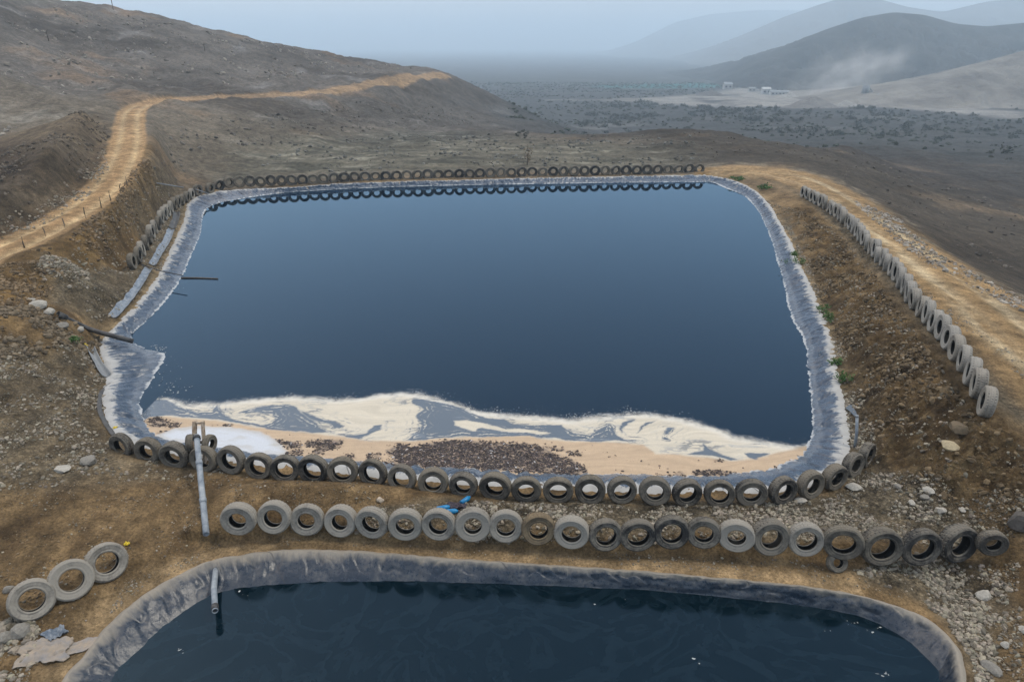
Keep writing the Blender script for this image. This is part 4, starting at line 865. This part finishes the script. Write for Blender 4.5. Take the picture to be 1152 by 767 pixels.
M_WOODD = plain('dark_wood', (.05,.04,.032), (.12,.095,.07), 12, .9); M_CONC = plain('concrete', (.30,.285,.26), (.45,.43,.40), 4, .9); M_BLUE = plain('blue_plastic', (.006,.14,.32), (.012,.21,.42), 8, .35); M_YEL = plain('yellow_plastic', (.65,.48,.02), (.75,.6,.08), 8, .5)
M_SHEET = plain('dusty_liner_scrap', (.30,.24,.175), (.20,.19,.185), 3, .8); M_SHEETB = plain('blue_grey_sheet', (.06,.085,.12), (.24,.26,.28), 4, .4); M_RAG = plain('dark_rag', (.03,.03,.045), (.09,.07,.08), 14, .9)
M_WHITE = plain('white_paint_wall', (.36,.36,.35), (.45,.45,.44), .5, .8); M_STEEL = plain('grey_steel', (.14,.15,.16), (.24,.25,.25), 1, .6)
# main discharge pipe over the rim
a = G(235,609); e = pz(221,490,1.55); mid_ = pz(229,548,1.28)
root = empty('discharge_pipe', a); tag(root, 'long grey blue pipe running from the lower bank over the tyres to the foam', 'pipe')
def rel(pts): return [Vector(q)-Vector(a) for q in pts]
a_ = a+np.array([0,-.05,.30]); pl = smooth_loop([a_, a_*.67+e*.33+np.array([0,0,.0]), a_*.33+e*.67+np.array([0,0,.0]), e], 14, False)
link('pipe_body', tube_mesh('pipe_body', rel(pl), .088), M_PIPE, root)
dv = (Vector(pl[-1])-Vector(pl[-2])).normalized(); link('pipe_flange', tube_mesh('pipe_flange', rel([Vector(pl[-1])-dv*.16, Vector(pl[-1])-dv*.06]), .12, hollow=False), M_BLACK, root)
for k in (4, 9):
    t_ = (Vector(pl[k+1])-Vector(pl[k])).normalized(); link('pipe_joint', tube_mesh('pipe_joint', rel([Vector(pl[k])-t_*.09, Vector(pl[k])+t_*.09]), .10, hollow=False), M_PIPE, root)
b0 = pz(224,512,.62); zb = Hs(*b0[:2])
root = empty('pipe_cradle', (b0[0], b0[1], zb)); tag(root, 'weathered timber cradle of two boards holding the pipe end above the foam', 'pipe support')
for sx in (-1,1):
    link('plank', bar_mesh('plank', (sx*.19,-.10,-.05), (sx*.13,.42,1.28), .07, .20), M_WOOD, root)
link('crossbar', bar_mesh('crossbar', (-.26,.18,.62), (.26,.18,.62), .08, .09), M_WOODD, root)
link('crossbar', bar_mesh('crossbar', (-.2,.40,1.22), (.2,.40,1.22), .06, .07), M_WOOD, root)
for k, (px, lab) in enumerate(((214,'small dark tyre tied left of the pipe cradle on the pond rim'),(235,'small dark tyre tied right of the pipe cradle on the pond rim'))):
    q = pz(px, 500, 1.05); tyre(q[0], q[1]+.05, 1.05-.30, 1.35 if k else 1.8, .62, lab, 'small tyres at the pipe cradle', 'thick', 'mid', 0)
# outlet stub at the lower pond
p0 = G(240,640); tip = pz(242,687,.12)
root = empty('outlet_pipe', p0); tag(root, 'short grey outlet pipe poking over the lower pond liner', 'pipe')
link('pipe_body', tube_mesh('pipe_body', [(0,.25,.06), tuple((tip-p0)*.5+np.array([0,0,.04])), tuple(tip-p0)], .075), M_PIPE, root)
d_ = Vector(tip-p0).normalized(); link('pipe_socket', tube_mesh('pipe_socket', [Vector(tip-p0)-d_*.22, Vector(tip-p0)-d_*.03], .088, hollow=False), M_BLACK, root)
# left inlet pipe
a0 = G(66,354,.12); a1 = G(100,370,.12); a2 = pz(124,377,.82); a3 = pz(150,384,.45); root = empty('inlet_pipe', a0); tag(root, 'black inlet pipe sloping down the left bank into the upper pond', 'pipe')
link('pipe_body', tube_mesh('pipe_body', [tuple(q-a0) for q in smooth_loop([a0,a1,a2,a3], 12, False)], .11), M_BLACK, root); d_ = Vector(a1-a0).normalized(); link('pipe_socket', tube_mesh('pipe_socket', [-d_*.05, d_*.35], .15, hollow=True), M_BLACK, root)
# gutter (half pipe) beside the liner
def strip(name, px_path, width, mat, label, cat, z0=.04, kind=None, wav=.02, seg=60, side_up=0., thick=.015):
    pts = smooth_loop([G(*q) for q in px_path], seg, False); t = np.gradient(pts, axis=0); t /= np.linalg.norm(t,axis=1,keepdims=True); nrm = np.stack([-t[:,1], t[:,0], np.zeros(len(t))],1)
    nv = 9; V = []
    L = np.arange(len(pts))
    for k in range(nv):
        v = k/(nv-1)*2-1; w = width*(1+.25*fbm(L/6., np.full(len(L), 3.), 2, 141)); q = pts+nrm*(v*w/2)[:,None]; hh = H(q[:,0], q[:,1])
        zz = np.maximum(hh, pts[:,2])+z0+wav*fbm(L/3., np.full(len(L), v*2.), 3, 142)+side_up*v*v; V.append(np.column_stack([q[:,:2], zz]))
    V = np.array(V); F = grid_faces(nv, len(pts)); me = npmesh(name, V.reshape(-1,3), F); o = link(name, me, mat); md = o.modifiers.new('thick','SOLIDIFY'); md.thickness = thick; tag(o, label, cat, kind=kind); return o
strip('gutter', [(103,394),(108,405),(115,417),(121,425)], .30, M_STEEL, 'grey half pipe gutter lying on gravel left of the upper pond liner', 'gutter', .05, None, .01, 20, .12)
strip('drain_channel', [(128,358),(143,341),(157,321),(168,303)], .40, M_SHEETB, 'lower bluish plastic drain strip between gravel and the left liner', 'drain', .03, None, .05, 40, .06)
strip('drain_channel', [(172,299),(180,285),(188,272),(193,259)], .42, M_SHEETB, 'middle bluish plastic drain strip beside the left liner', 'drain', .03, None, .05, 40, .06)
strip('drain_channel', [(194,258),(198,248),(199,239)], .45, M_BLACK, 'short black upper end of the drain beside the left tyre row', 'drain', .03, None, .05, 24, .06)
strip('drain_hose', [(124,432),(114,442),(112,460),(118,475),(128,490)], .16, M_BLACK, 'dark hose lying along the outside of the left liner', 'hose', .05, None, .02, 40, -.03, .03)
# stick in the water
q0 = pz(204,312.5,.03); q1 = pz(245,313.5,.03); root = link('floating_pole', tube_mesh('floating_pole', [q0,(q0+q1)/2+np.array([0,.05,0]),q1], [.05,.045,.035], 10, False), M_WOODD); tag(root, 'thin wooden pole floating off the left edge of the upper pond', 'pole')
q0 = G(158,297,.1); q1 = pz(206,310,.62); o = link('thin_hose', tube_mesh('thin_hose', [q0, (q0+q1)/2+np.array([0,0,-.1]), q1], .03, 8, False), M_BLACK); tag(o, 'thin black hose crossing the gravel to the left liner edge', 'hose')
q0 = G(176,206,.15); q1 = G(206,211,1.05); o = link('metal_rod', tube_mesh('metal_rod', [q0,(q0+q1)/2,q1], .05, 8, False), M_STEEL); tag(o, 'grey metal pole lying against the far end of the left tyre row', 'pole')
q0 = pz(220,213,1.15); q1 = pz(235,218,.72); o = link('metal_rod', tube_mesh('metal_rod', [q0,(q0+q1)/2,q1], .05, 8, False), M_STEEL); tag(o, 'short pale rod leaning from a tyre onto the far left liner corner', 'pole')
# puddle with a standpipe on the right side
q = G(961,463); pud = [q+np.array([math.cos(t)*.24*(1+.25*math.sin(3*t+1)), math.sin(t)*.45*(1+.2*math.sin(2*t)), .035]) for t in np.linspace(0,6.28,40,endpoint=False)]
pm = NT('puddle_water'); o = fill_poly('puddle', pud, pm.set((.06,.07,.08), .04)); tag(o, kind='structure')
q = G(962,503); root = empty('standpipe', q); tag(root, 'slim grey standpipe rising behind the last two rim tyres', 'pipe'); link('pipe_body', tube_mesh('pipe_body', [(0,0,-.1),(0,.1,.5),(-.03,.25,1.05)], .05, 12), M_PIPE, root); link('pipe_cap', tube_mesh('pipe_cap', [(-.03,.25,1.03),(-.035,.27,1.10)], .062, 12, False), M_STEEL, root)
# stakes beside the left road
for i, (px, py) in enumerate([(28,279),(51,266),(73,257),(97,246),(114,234),(125,226),(136,215),(143,209)]):
    q = G(px, py); h_ = .6+random.uniform(-.08,.1); o = link('fence_stake', tube_mesh('fence_stake', [(0,0,-.15),(random.uniform(-.05,.05),0,h_*.5),(random.uniform(-.09,.09),0,h_)], [.034,.032,.028], 8, False), M_WOODD); o.location = q
    tag(o, f'dark wooden stake, {ordinal(i+1)} from the near end along the orange road edge', 'stake', 'stakes along the left dirt road')
# bottles and scraps
def bottle(px, py, rz, lab):
    q = G(px, py, .07); root = empty('bottle', q, (0,0,rz)); tag(root, lab, 'bottle', 'blue bottles on the gravel between the tyre rows')
    link('bottle_body', tube_mesh('bottle_body', [(-.20,0,0),(-.19,0,0),(.10,0,0),(.15,0,0),(.19,0,0)], [.05,.075,.075,.05,.03], 14, False), M_BLUE, root); link('bottle_cap', tube_mesh('bottle_cap', [(.188,0,0),(.225,0,0)], .034, 10, False), M_RAG, root)
bottle(499,571,.3,'blue plastic bottle furthest left between the tyre rows'); bottle(508,575,.1,'blue plastic bottle nearest the front tyre row'); bottle(524,562,.9,'single blue bottle close under the rim tyres')
def cloth(name, px, py, w, d, mat, lab, cat, h=.08, seed=1, rz=0, cut=.25, lift=.02):
    q = G(px, py); nx = ny = 26; u, v = np.meshgrid(np.linspace(-1,1,nx), np.linspace(-1,1,ny)); ang = np.arctan2(v,u); rad = np.maximum(np.abs(u),np.abs(v))
    k = 1+cut*fbm(np.cos(ang)*1.6+seed, np.sin(ang)*1.6, 3, seed)*rad; lx, ly = u*w/2*k, v*d/2*k; x_ = q[0]+lx*math.cos(rz)-ly*math.sin(rz); y_ = q[1]+lx*math.sin(rz)+ly*math.cos(rz)
    z_ = H(x_, y_)+lift+h*np.clip(fbm(u*2.2,v*2.2,4,seed+2)+.35,0,1); me = npmesh(name, np.stack([x_-q[0],y_-q[1],z_-q[2]],-1).reshape(-1,3), grid_faces(ny,nx)); o = link(name, me, mat); o.location = q
    md = o.modifiers.new('thick','SOLIDIFY'); md.thickness = .012; tag(o, lab, cat); return o
cloth('rag', 514,571,.55,.28,M_RAG,'dark crumpled rag among the blue bottles','rag',.16,5)
cloth('plastic_scrap',143,613,.12,.10,M_YEL,'small yellow plastic scrap beside the highest left tyre','scrap',.1,7); cloth('plastic_scrap',97,389,.12,.1,M_YEL,'yellow plastic scrap on gravel under the black inlet pipe','scrap',.12,8)
cloth('plastic_scrap',130,482,.12,.1,M_YEL,'tiny yellow scrap beside the first rim tyre on the left','scrap',.1,9)
cloth('liner_scrap',50,733,1.0,.62,M_SHEET,'torn dusty liner sheet crumpled on the bank left of the lower pond','plastic sheet',.14,11,.35,.5); cloth('liner_scrap',90,728,.72,.36,M_SHEET,'flat tan liner scrap beside the lower pond edge','plastic sheet',.05,13,.55,.35)
cloth('liner_scrap',64,714,.42,.3,M_SHEETB,'blue grey torn liner piece under the three left tyres','plastic sheet',.12,15,.9,.5)
cloth('foam_plume',161,389,1.5,.55,plain('foam_solid',(.62,.60,.55),(.72,.71,.67),6,.8),'white foam plume spreading from the inlet pipe onto the pond','foam',.03,19,-.15,.5,.0).location.z = .03
# ------------------------------------------------------------------ notable rocks
def rock(px, py, s, flat, tone, lab, seed):
    q = G(px, py); v, t = IC2; rg = np.random.default_rng(seed); vv = v.copy()
    for k in range(9):
        nrm = rg.normal(size=3); nrm /= np.linalg.norm(nrm); d_ = rg.uniform(.55,.85); ex = np.maximum(vv@nrm-d_,0); vv = vv-ex[:,None]*nrm
    vv = vv*np.array([1, rg.uniform(.65,.95), flat])*(1+rg.uniform(-.05,.05,(len(vv),1))); a_ = rg.uniform(0,6.28); vv = np.column_stack([vv[:,0]*math.cos(a_)-vv[:,1]*math.sin(a_), vv[:,0]*math.sin(a_)+vv[:,1]*math.cos(a_), vv[:,2]])
    me = npmesh('rock', vv*s, t, False); cattr(me, 'tint', np.tile(tone,(len(vv),1))); o = link('rock', me, STONE); o.location = q+np.array([0,0,s*flat*.35]); tag(o, lab, 'rock', 'large loose rocks'); return o
PALEr, GREYr, BROWNr = (.33,.305,.26), (.19,.175,.15), (.13,.098,.062)
for k, (px,py,s,fl,tn_,lab) in enumerate([(70,528,.30,.4,PALEr,'flat pale slab on gravel left of the rim tyres'),(101,521,.30,.75,GREYr,'grey boulder between the flat slab and the first rim tyres'),
   (1106,672,.22,.8,PALEr,'white pointed boulder on the gravel heap right of the lower pond'),(1044,552,.20,.5,PALEr,'pale yellowish boulder above the right end of the front row'),(1058,575,.18,.6,PALEr,'pale boulder behind the last large front row tyre'),
   (1026,566,.13,.6,PALEr,'round pale stone left of the two boulders behind the front row'),(1082,573,.15,.45,PALEr,'flat white stone on brown dirt behind the small end tyre'),(960,549,.27,.5,PALEr,'pale block at the foot of the right rim tyres'),
   (901,564,.20,.45,PALEr,'pale flat stone below the curve of rim tyres'),(1146,590,.34,.9,(.085,.075,.065),'large dark boulder at the right edge beside the front row'),(22,714,.26,.8,GREYr,'grey block under the three left tyres'),(4,722,.24,.8,GREYr,'grey rock at the left edge below the three tyres'),
   (10,664,.15,.8,GREYr,'rock wedged left of the lowest left tyre'),(1115,753,.24,.5,GREYr,'flat grey stone on the gravel beside the lower right liner corner'),(1131,727,.13,.7,PALEr,'small white stone right of the lower gravel heap'),(1152,711,.16,.7,PALEr,'white stone at the right edge beside the gravel heap'),
   (127,381,.20,.6,PALEr,'white stone tucked under the black inlet pipe'),(90,372,.22,.7,PALEr,'pale broken stone below the inlet pipe'),(70,368,.30,.7,GREYr,'grey broken concrete stone under the inlet pipe head'),(1068,503,.30,.45,(.33,.27,.17),'tan boulder on the right earth bank'),
   (1080,483,.40,.45,BROWNr,'brown boulder on the bank below the last road tyre'),(936,386,.20,.4,PALEr,'long pale stone beside the right liner'),(608,573,.10,.7,PALEr,'small white stone between the two tyre rows'),(428,563,.13,.7,(.4,.33,.25),'tan stone at the edge of the dirt mound between rows'),
   (44,345,.42,.55,PALEr,'large pale broken concrete lump at the head of the inlet pipe'),(56,352,.30,.6,PALEr,'smaller pale concrete lump touching the inlet pipe socket'),(36,338,.22,.6,PALEr,'pale concrete piece uppermost in the heap above the inlet pipe'),
   (1040,560,.15,.6,GREYr,'grey stone beside the pale boulder behind the front row'),(1010,548,.14,.6,GREYr,'grey stone in the gravel corner by the right rim tyres'),(880,195,.0001,1,GREYr,'')]):
    if lab: rock(px, py, s, fl, tn_, lab, 200+k)
# ------------------------------------------------------------------ plants
m = NT('leaf_green'); LEAF = m.set(m.mix(m.noise(8,3), (.035,.085,.02), (.075,.14,.03)), .6, None, Specular_IOR_Level=.3)
m = NT('leaf_dry'); DRYLEAF = m.set(m.mix(m.noise(3,3), (.10,.07,.04), (.17,.12,.07)), .9)
m = NT('scrub_leaf'); SCRUB = m.set(m.mix(m.noise(1.5,3), (.018,.024,.016), (.04,.046,.03)), .9)
def leafy(name, nleaf, w, h, ls, seed):
    rg = np.random.default_rng(seed); cl = rg.normal(0,.45,(7,3)); cl[:,2] = np.abs(cl[:,2])*.8+.25; c_ = cl[rg.integers(0,7,nleaf)]+rg.normal(0,.22,(nleaf,3)); c_ = c_*np.array([w/2,w/2,h]); c_[:,2] = np.clip(c_[:,2],.02*h,None)
    d1 = rg.normal(size=(nleaf,3)); d1 /= np.linalg.norm(d1,axis=1,keepdims=True); d2 = np.cross(d1, rg.normal(size=(nleaf,3))); d2 /= np.linalg.norm(d2,axis=1,keepdims=True); s = ls*rg.uniform(.6,1.3,(nleaf,1))
    V = np.stack([c_-d1*s, c_+d2*s*.45, c_+d1*s, c_-d2*s*.45],1).reshape(-1,3); return npmesh(name, V, np.arange(nleaf*4).reshape(-1,4), False)
for k, (px,py,w,h_,lab) in enumerate([(893,287,.7,.3,'green weed clump farthest along the right liner'),(898,297,.9,.4,'green weed beside the right liner, second from the far end'),(925,352,.7,.3,'small green weed halfway along the right liner'),(931,359,.8,.35,'low green weed just nearer than the halfway weed by the right liner'),(942,410,.55,.3,'upper of the two bright weeds nearest the right pond corner'),(947,430,.65,.4,'lower bright green weed nearest the right pond corner'),
      (832,203,1.2,.3,'flat green weed patch by the far right pond corner'),(858,213,1.2,.3,'sparse green weeds beside the far right liner bend'),(80,385,.8,.2,'low green weed on gravel under the black inlet pipe'),(1033,300,.4,.2,'')]):
    if not lab: continue
    q = G(px, py); root = empty('weed', q); tag(root, lab, 'weed', 'green weeds on the banks'); link('foliage', leafy('weed_leaves', 240, w, h_, .055 if k not in (6,7) else .10, 300+k), LEAF, root)
    link('stem', tube_mesh('stem', [(0,0,-.05),(.02,.01,h_*.5),(.03,.0,h_*.9)], [.014,.011,.006], 6, False), M_WOODD, root)
q = G(593,186); root = empty('dry_bush', q); tag(root, 'dry brown bush standing behind the middle of the far tyre row', 'bush'); link('foliage', leafy('bush_leaves', 110, 1.1, 1.9, .13, 330), DRYLEAF, root); link('stem', tube_mesh('stem', [(0,0,-.1),(.1,0,1.2),(.0,0,2.4)], [.05,.035,.015], 6, False), M_WOODD, root)
PR = [leafy('scrub_leaves', 150, 3.2+k*.5, 1.7+.2*k, .40, 340+k) for k in range(4)]
for p_ in PR: p_.materials.append(SCRUB)
QUARRY = PL([(690,112),(770,108),(840,99),(900,105),(960,98),(1060,110),(1152,128),(1152,134),(1000,121),(900,122),(800,120)])[:, :2]
cnt = 0; tries = 0
while cnt < 280 and tries < 6000:
    tries += 1; px, py = random.uniform(650,1152), 112+abs(random.gauss(0,1))*26
    if py > 205 or (py > 150 and px < 900) or (py > 170 and px < 960): continue
    p = P(px, py)
    if p[1] < 150 or sdf_poly(p[0:1],p[1:2],QUARRY)[0] < 4 or perlin(p[0]/45, p[1]/45, 5) < random.uniform(-.5,.35): continue
    zz = Hs(p[0], p[1]); s = random.uniform(.25,.6)*(1+p[1]/500)
    o = bpy.data.objects.new('scrub_bush', random.choice(PR)); scene.collection.objects.link(o); o.location = (p[0], p[1], zz-.1); o.scale = (s*random.uniform(.8,1.6), s, s*random.uniform(.7,1.1)); o.rotation_euler.z = random.uniform(0,6.28)
    tag(o, 'small dark scrub bush dotted on the grey valley plain', 'bush', 'scrub bushes on the valley plain'); cnt += 1
qs = []
while sum(map(len, qs)) < 4200:
    qx = rng.uniform(-120, 620, 3000); qy = rng.uniform(175, 900, 3000); m_ = (fbm(qx/70,qy/40,4,160) > rng.uniform(-.25,.45,3000)) & (qx/qy > -.06) & (qx/qy < .85) & (base_h(qx,qy) < -8); m_ &= (sdf_poly(qx,qy,QUARRY) > 6); qs.append(np.column_stack([qx,qy])[m_])
qs = np.vstack(qs)[:4200]; o = link('scrub', rocks_mesh('scrub', np.column_stack([qs, H(qs[:,0],qs[:,1])+.15]), rng.uniform(.25,.9,len(qs))*(1+qs[:,1]/700), .5, np.tile((.028,.031,.025),(len(qs),1))*rng.uniform(.6,1.6,(len(qs),1))), SCRUB); tag(o, 'low dark scrub speckling the grey valley plain', 'scrub', kind='stuff')
for px, py in ((584,151),(588,149),(592,151),(581,153),(590,153)):
    p = P(px, py); o = bpy.data.objects.new('scrub_bush', random.choice(PR)); scene.collection.objects.link(o); o.location = (p[0],p[1],Hs(p[0],p[1])); o.scale = (.2,.2,.22); tag(o, 'dark bush in the tight cluster at the gully mouth', 'bush', 'bushes clustered at the gully mouth')
# ------------------------------------------------------------------ poles on the left hill
for px, py, h_, lab in ((128,14,3.2,'thin dark pole standing on the left hill skyline'),(54,43,2.2,'short dark pole on the left hillside'),(231,60,1.5,'low pole on the middle of the left hill')):
    p = P(px, py); z_ = Hs(p[0],p[1]); root = empty('hill_pole', (p[0],p[1],z_)); tag(root, lab, 'pole', 'poles on the left hill'); link('post', tube_mesh('post', [(0,0,-.5),(0,0,h_*.5),(0,0,h_)], .09, 8, False), M_WOODD, root); link('crossarm', bar_mesh('crossarm', (-.4,0,h_*.9), (.4,0,h_*.9), .1, .1), M_WOODD, root)
# ------------------------------------------------------------------ quarry works in the valley
def box_mesh(name, c_, s_):
    bm = bmesh.new(); bmesh.ops.create_cube(bm, size=1); bmesh.ops.scale(bm, vec=s_, verts=bm.verts); bmesh.ops.translate(bm, vec=c_, verts=bm.verts); bmesh.ops.bevel(bm, geom=bm.edges[:], offset=min(s_)*.02, segments=1, affect='EDGES'); me = bpy.data.meshes.new(name); bm.to_mesh(me); bm.free(); return me
def gable(name, w, d, z0, h_):
    bm = bmesh.new(); pts = [(-w/2,-d/2,z0),(w/2,-d/2,z0),(w/2,d/2,z0),(-w/2,d/2,z0),(-w/2,0,z0+h_),(w/2,0,z0+h_)]; v = [bm.verts.new(q) for q in pts]
    for f_ in ((0,1,5,4),(2,3,4,5),(0,4,3),(1,2,5),(3,2,1,0)): bm.faces.new([v[k] for k in f_])
    me = bpy.data.meshes.new(name); bm.to_mesh(me); bm.free(); return me
def shed(px, py, w, d, h_, mat, roofmat, lab, nwin):
    p = P(px, py); z_ = Hs(p[0],p[1]); root = empty('quarry_shed', (p[0],p[1],z_-.3)); tag(root, lab, 'shed', 'sheds at the far quarry'); link('wall', box_mesh('wall', (0,0,h_/2), (w,d,h_)), mat, root); link('roof', gable('roof', w*1.06, d*1.1, h_+.01, h_*.35), roofmat, root)
    for k in range(nwin): link('window', box_mesh('window', (-w/2+(k+.5)*w/nwin,-d/2-.03,h_*.55), (w/nwin*.45,.1,h_*.35)), M_BLACK, root)
    return root
shed(861,106,7,6,4.5,M_WHITE,M_WHITE,'bright white shed at the far quarry, left end of the long building',2); shed(876,107,15,6,3,M_WHITE,M_STEEL,'long low white building in the far quarry',5); shed(818,101,8,6,5,M_CONC,M_STEEL,'pale shed farthest left at the quarry edge',2)
def silo(px, py, rad, h_, lab):
    p = P(px, py); z_ = Hs(p[0],p[1]); root = empty('crusher_tower', (p[0],p[1],z_-.3)); tag(root, lab, 'tower', 'crusher towers at the far quarry'); link('hopper', tube_mesh('hopper', [(0,0,h_*.45),(0,0,h_*.6),(0,0,h_)], [rad*.3,rad,rad], 12, False), M_STEEL, root)
    for sx, sy in ((-1,-1),(1,-1),(1,1),(-1,1)): link('leg', bar_mesh('leg', (sx*rad*.8,sy*rad*.8,0), (sx*rad*.7,sy*rad*.7,h_*.62), .35, .35), M_STEEL, root)
    link('conveyor', bar_mesh('conveyor', (rad*5,0,.5), (rad*.5,0,h_*.95), .8, .6), M_STEEL, root)
silo(971,116,2.4,12,'tallest dark crusher tower in the quarry under the pale slope'); silo(978,116,1.8,8,'middle dark crusher tower right of the tallest one'); silo(992,117,1.6,6,'lowest dark crusher tower at the right end of the quarry plant'); silo(955,115,1.5,5,'small dark crusher tower left of the tallest one')
shed(845,103,6,5,3,M_CONC,M_STEEL,'small grey shed between the two white ones at the far quarry',2); shed(938,112,9,5,2.6,M_STEEL,M_STEEL,'low grey shed left of the crusher towers',3)
silo(985,117,1.2,7,'slim grey crusher tower between the middle and the lowest one')
for k_, (px, py, rw, hh, lab) in enumerate(((888,110,12,5,'pale low spoil heap right of the long white quarry building'),(952,119,10,4,'pale spoil heap in front of the crusher plant'),(800,108,16,5,'dark low spoil heap left of the quarry sheds'))):
    p = P(px, py); u, v = np.meshgrid(np.linspace(-1,1,32),np.linspace(-1,1,24)); x_, y_ = p[0]+u*rw, p[1]+v*rw*.7
    hz_ = hh*np.clip(1-np.hypot(u,v),0,1)**1.1*(1+.3*fbm(u*3+k_*5,v*3,3,151)); o = link('spoil_heap', npmesh('spoil_heap', np.stack([x_,y_,H(x_.ravel(),y_.ravel()).reshape(x_.shape)-.4+hz_],-1).reshape(-1,3), grid_faces(24,32)), hill_mat('spoil_rock', (.10,.095,.09) if k_ == 2 else (.24,.23,.21), (.15,.14,.13) if k_ == 2 else (.33,.315,.29), .2)); tag(o, lab, 'mound', 'spoil heaps at the far quarry')
# spoil mound
p = P(913,121); u, v = np.meshgrid(np.linspace(-1,1,40),np.linspace(-1,1,30)); hgt_ = 9*np.clip(1-np.hypot(u,v),0,1)**1.1*(1+.25*fbm(u*3,v*3,3,150)); x_, y_ = p[0]+u*19, p[1]+v*14
me = npmesh('spoil_mound', np.stack([x_,y_,H(x_.ravel(),y_.ravel()).reshape(x_.shape)-.4+hgt_*.8],-1).reshape(-1,3), grid_faces(30,40)); o = link('spoil_mound', me, hill_mat('spoil', (.14,.13,.12),(.2,.19,.175),.2)); tag(o, 'grey conical spoil mound in front of the far quarry', 'mound')
# ------------------------------------------------------------------ dust plume over the quarry
p = P(940,112); bm = bmesh.new(); bmesh.ops.create_icosphere(bm, subdivisions=3, radius=1); me = bpy.data.meshes.new('dust_plume'); bm.to_mesh(me); bm.free()
dm = bpy.data.materials.new('dust_air'); dm.use_nodes = True; nt = dm.node_tree; nt.nodes.remove(nt.nodes['Principled BSDF']); pv = nt.nodes.new('ShaderNodeVolumePrincipled'); pv.inputs['Color'].default_value = (.9,.88,.85,1)
tcn = nt.nodes.new('ShaderNodeTexCoord'); no = nt.nodes.new('ShaderNodeTexNoise'); no.inputs['Scale'].default_value = 2.2; no.inputs['Detail'].default_value = 3; nt.links.new(tcn.outputs['Object'], no.inputs['Vector'])
ln_ = nt.nodes.new('ShaderNodeVectorMath'); ln_.operation = 'LENGTH'; nt.links.new(tcn.outputs['Object'], ln_.inputs[0]); fa = nt.nodes.new('ShaderNodeMapRange'); fa.inputs[1].default_value = .15; fa.inputs[2].default_value = 1.; fa.inputs[3].default_value = 1.; fa.inputs[4].default_value = 0; nt.links.new(ln_.outputs['Value'], fa.inputs[0])
nr = nt.nodes.new('ShaderNodeMapRange'); nr.inputs[1].default_value = .42; nr.inputs[2].default_value = .75; nr.inputs[3].default_value = 0; nr.inputs[4].default_value = .055; nt.links.new(no.outputs['Fac'], nr.inputs[0])
mu = nt.nodes.new('ShaderNodeMath'); mu.operation = 'MULTIPLY'; nt.links.new(fa.outputs[0], mu.inputs[0]); nt.links.new(nr.outputs[0], mu.inputs[1]); nt.links.new(mu.outputs[0], pv.inputs['Density']); nt.links.new(pv.outputs[0], nt.nodes['Material Output'].inputs['Volume'])
o = link('dust_plume', me, dm); o.location = (p[0]+12, p[1]+10, p[2]+16); o.scale = (52,30,24); o.rotation_euler.y = R(-18); tag(o, 'pale dust plume drifting up from the far quarry', 'dust', kind='stuff')
# ------------------------------------------------------------------ haze
hm = bpy.data.materials.new('haze_air'); hm.use_nodes = True; nt = hm.node_tree; nt.nodes.remove(nt.nodes['Principled BSDF']); pv = nt.nodes.new('ShaderNodeVolumePrincipled')
pv.inputs['Color'].default_value = (.74,.885,1.,1); pv.inputs['Density'].default_value = HAZE_DENSITY; pv.inputs['Anisotropy'].default_value = .45; nt.links.new(pv.outputs[0], nt.nodes['Material Output'].inputs['Volume'])
allz = [v for o in scene.objects if o.type == 'MESH' for v in ((o.matrix_world@Vector(bb)).z for bb in o.bound_box)]
zlo, zhi = min(allz)-1, max(max(allz), CAMZ)+3
bm = bmesh.new(); bmesh.ops.create_cube(bm, size=1); me = bpy.data.meshes.new('haze'); bmesh.ops.scale(bm, vec=(19000,19000,zhi-zlo), verts=bm.verts); bm.to_mesh(me); bm.free()
o = link('haze', me, hm); o.location = (0, 0, (zlo+zhi)/2); tag(o, kind='stuff')
print('ZRANGE', zlo, zhi, 'tris', len(GX))
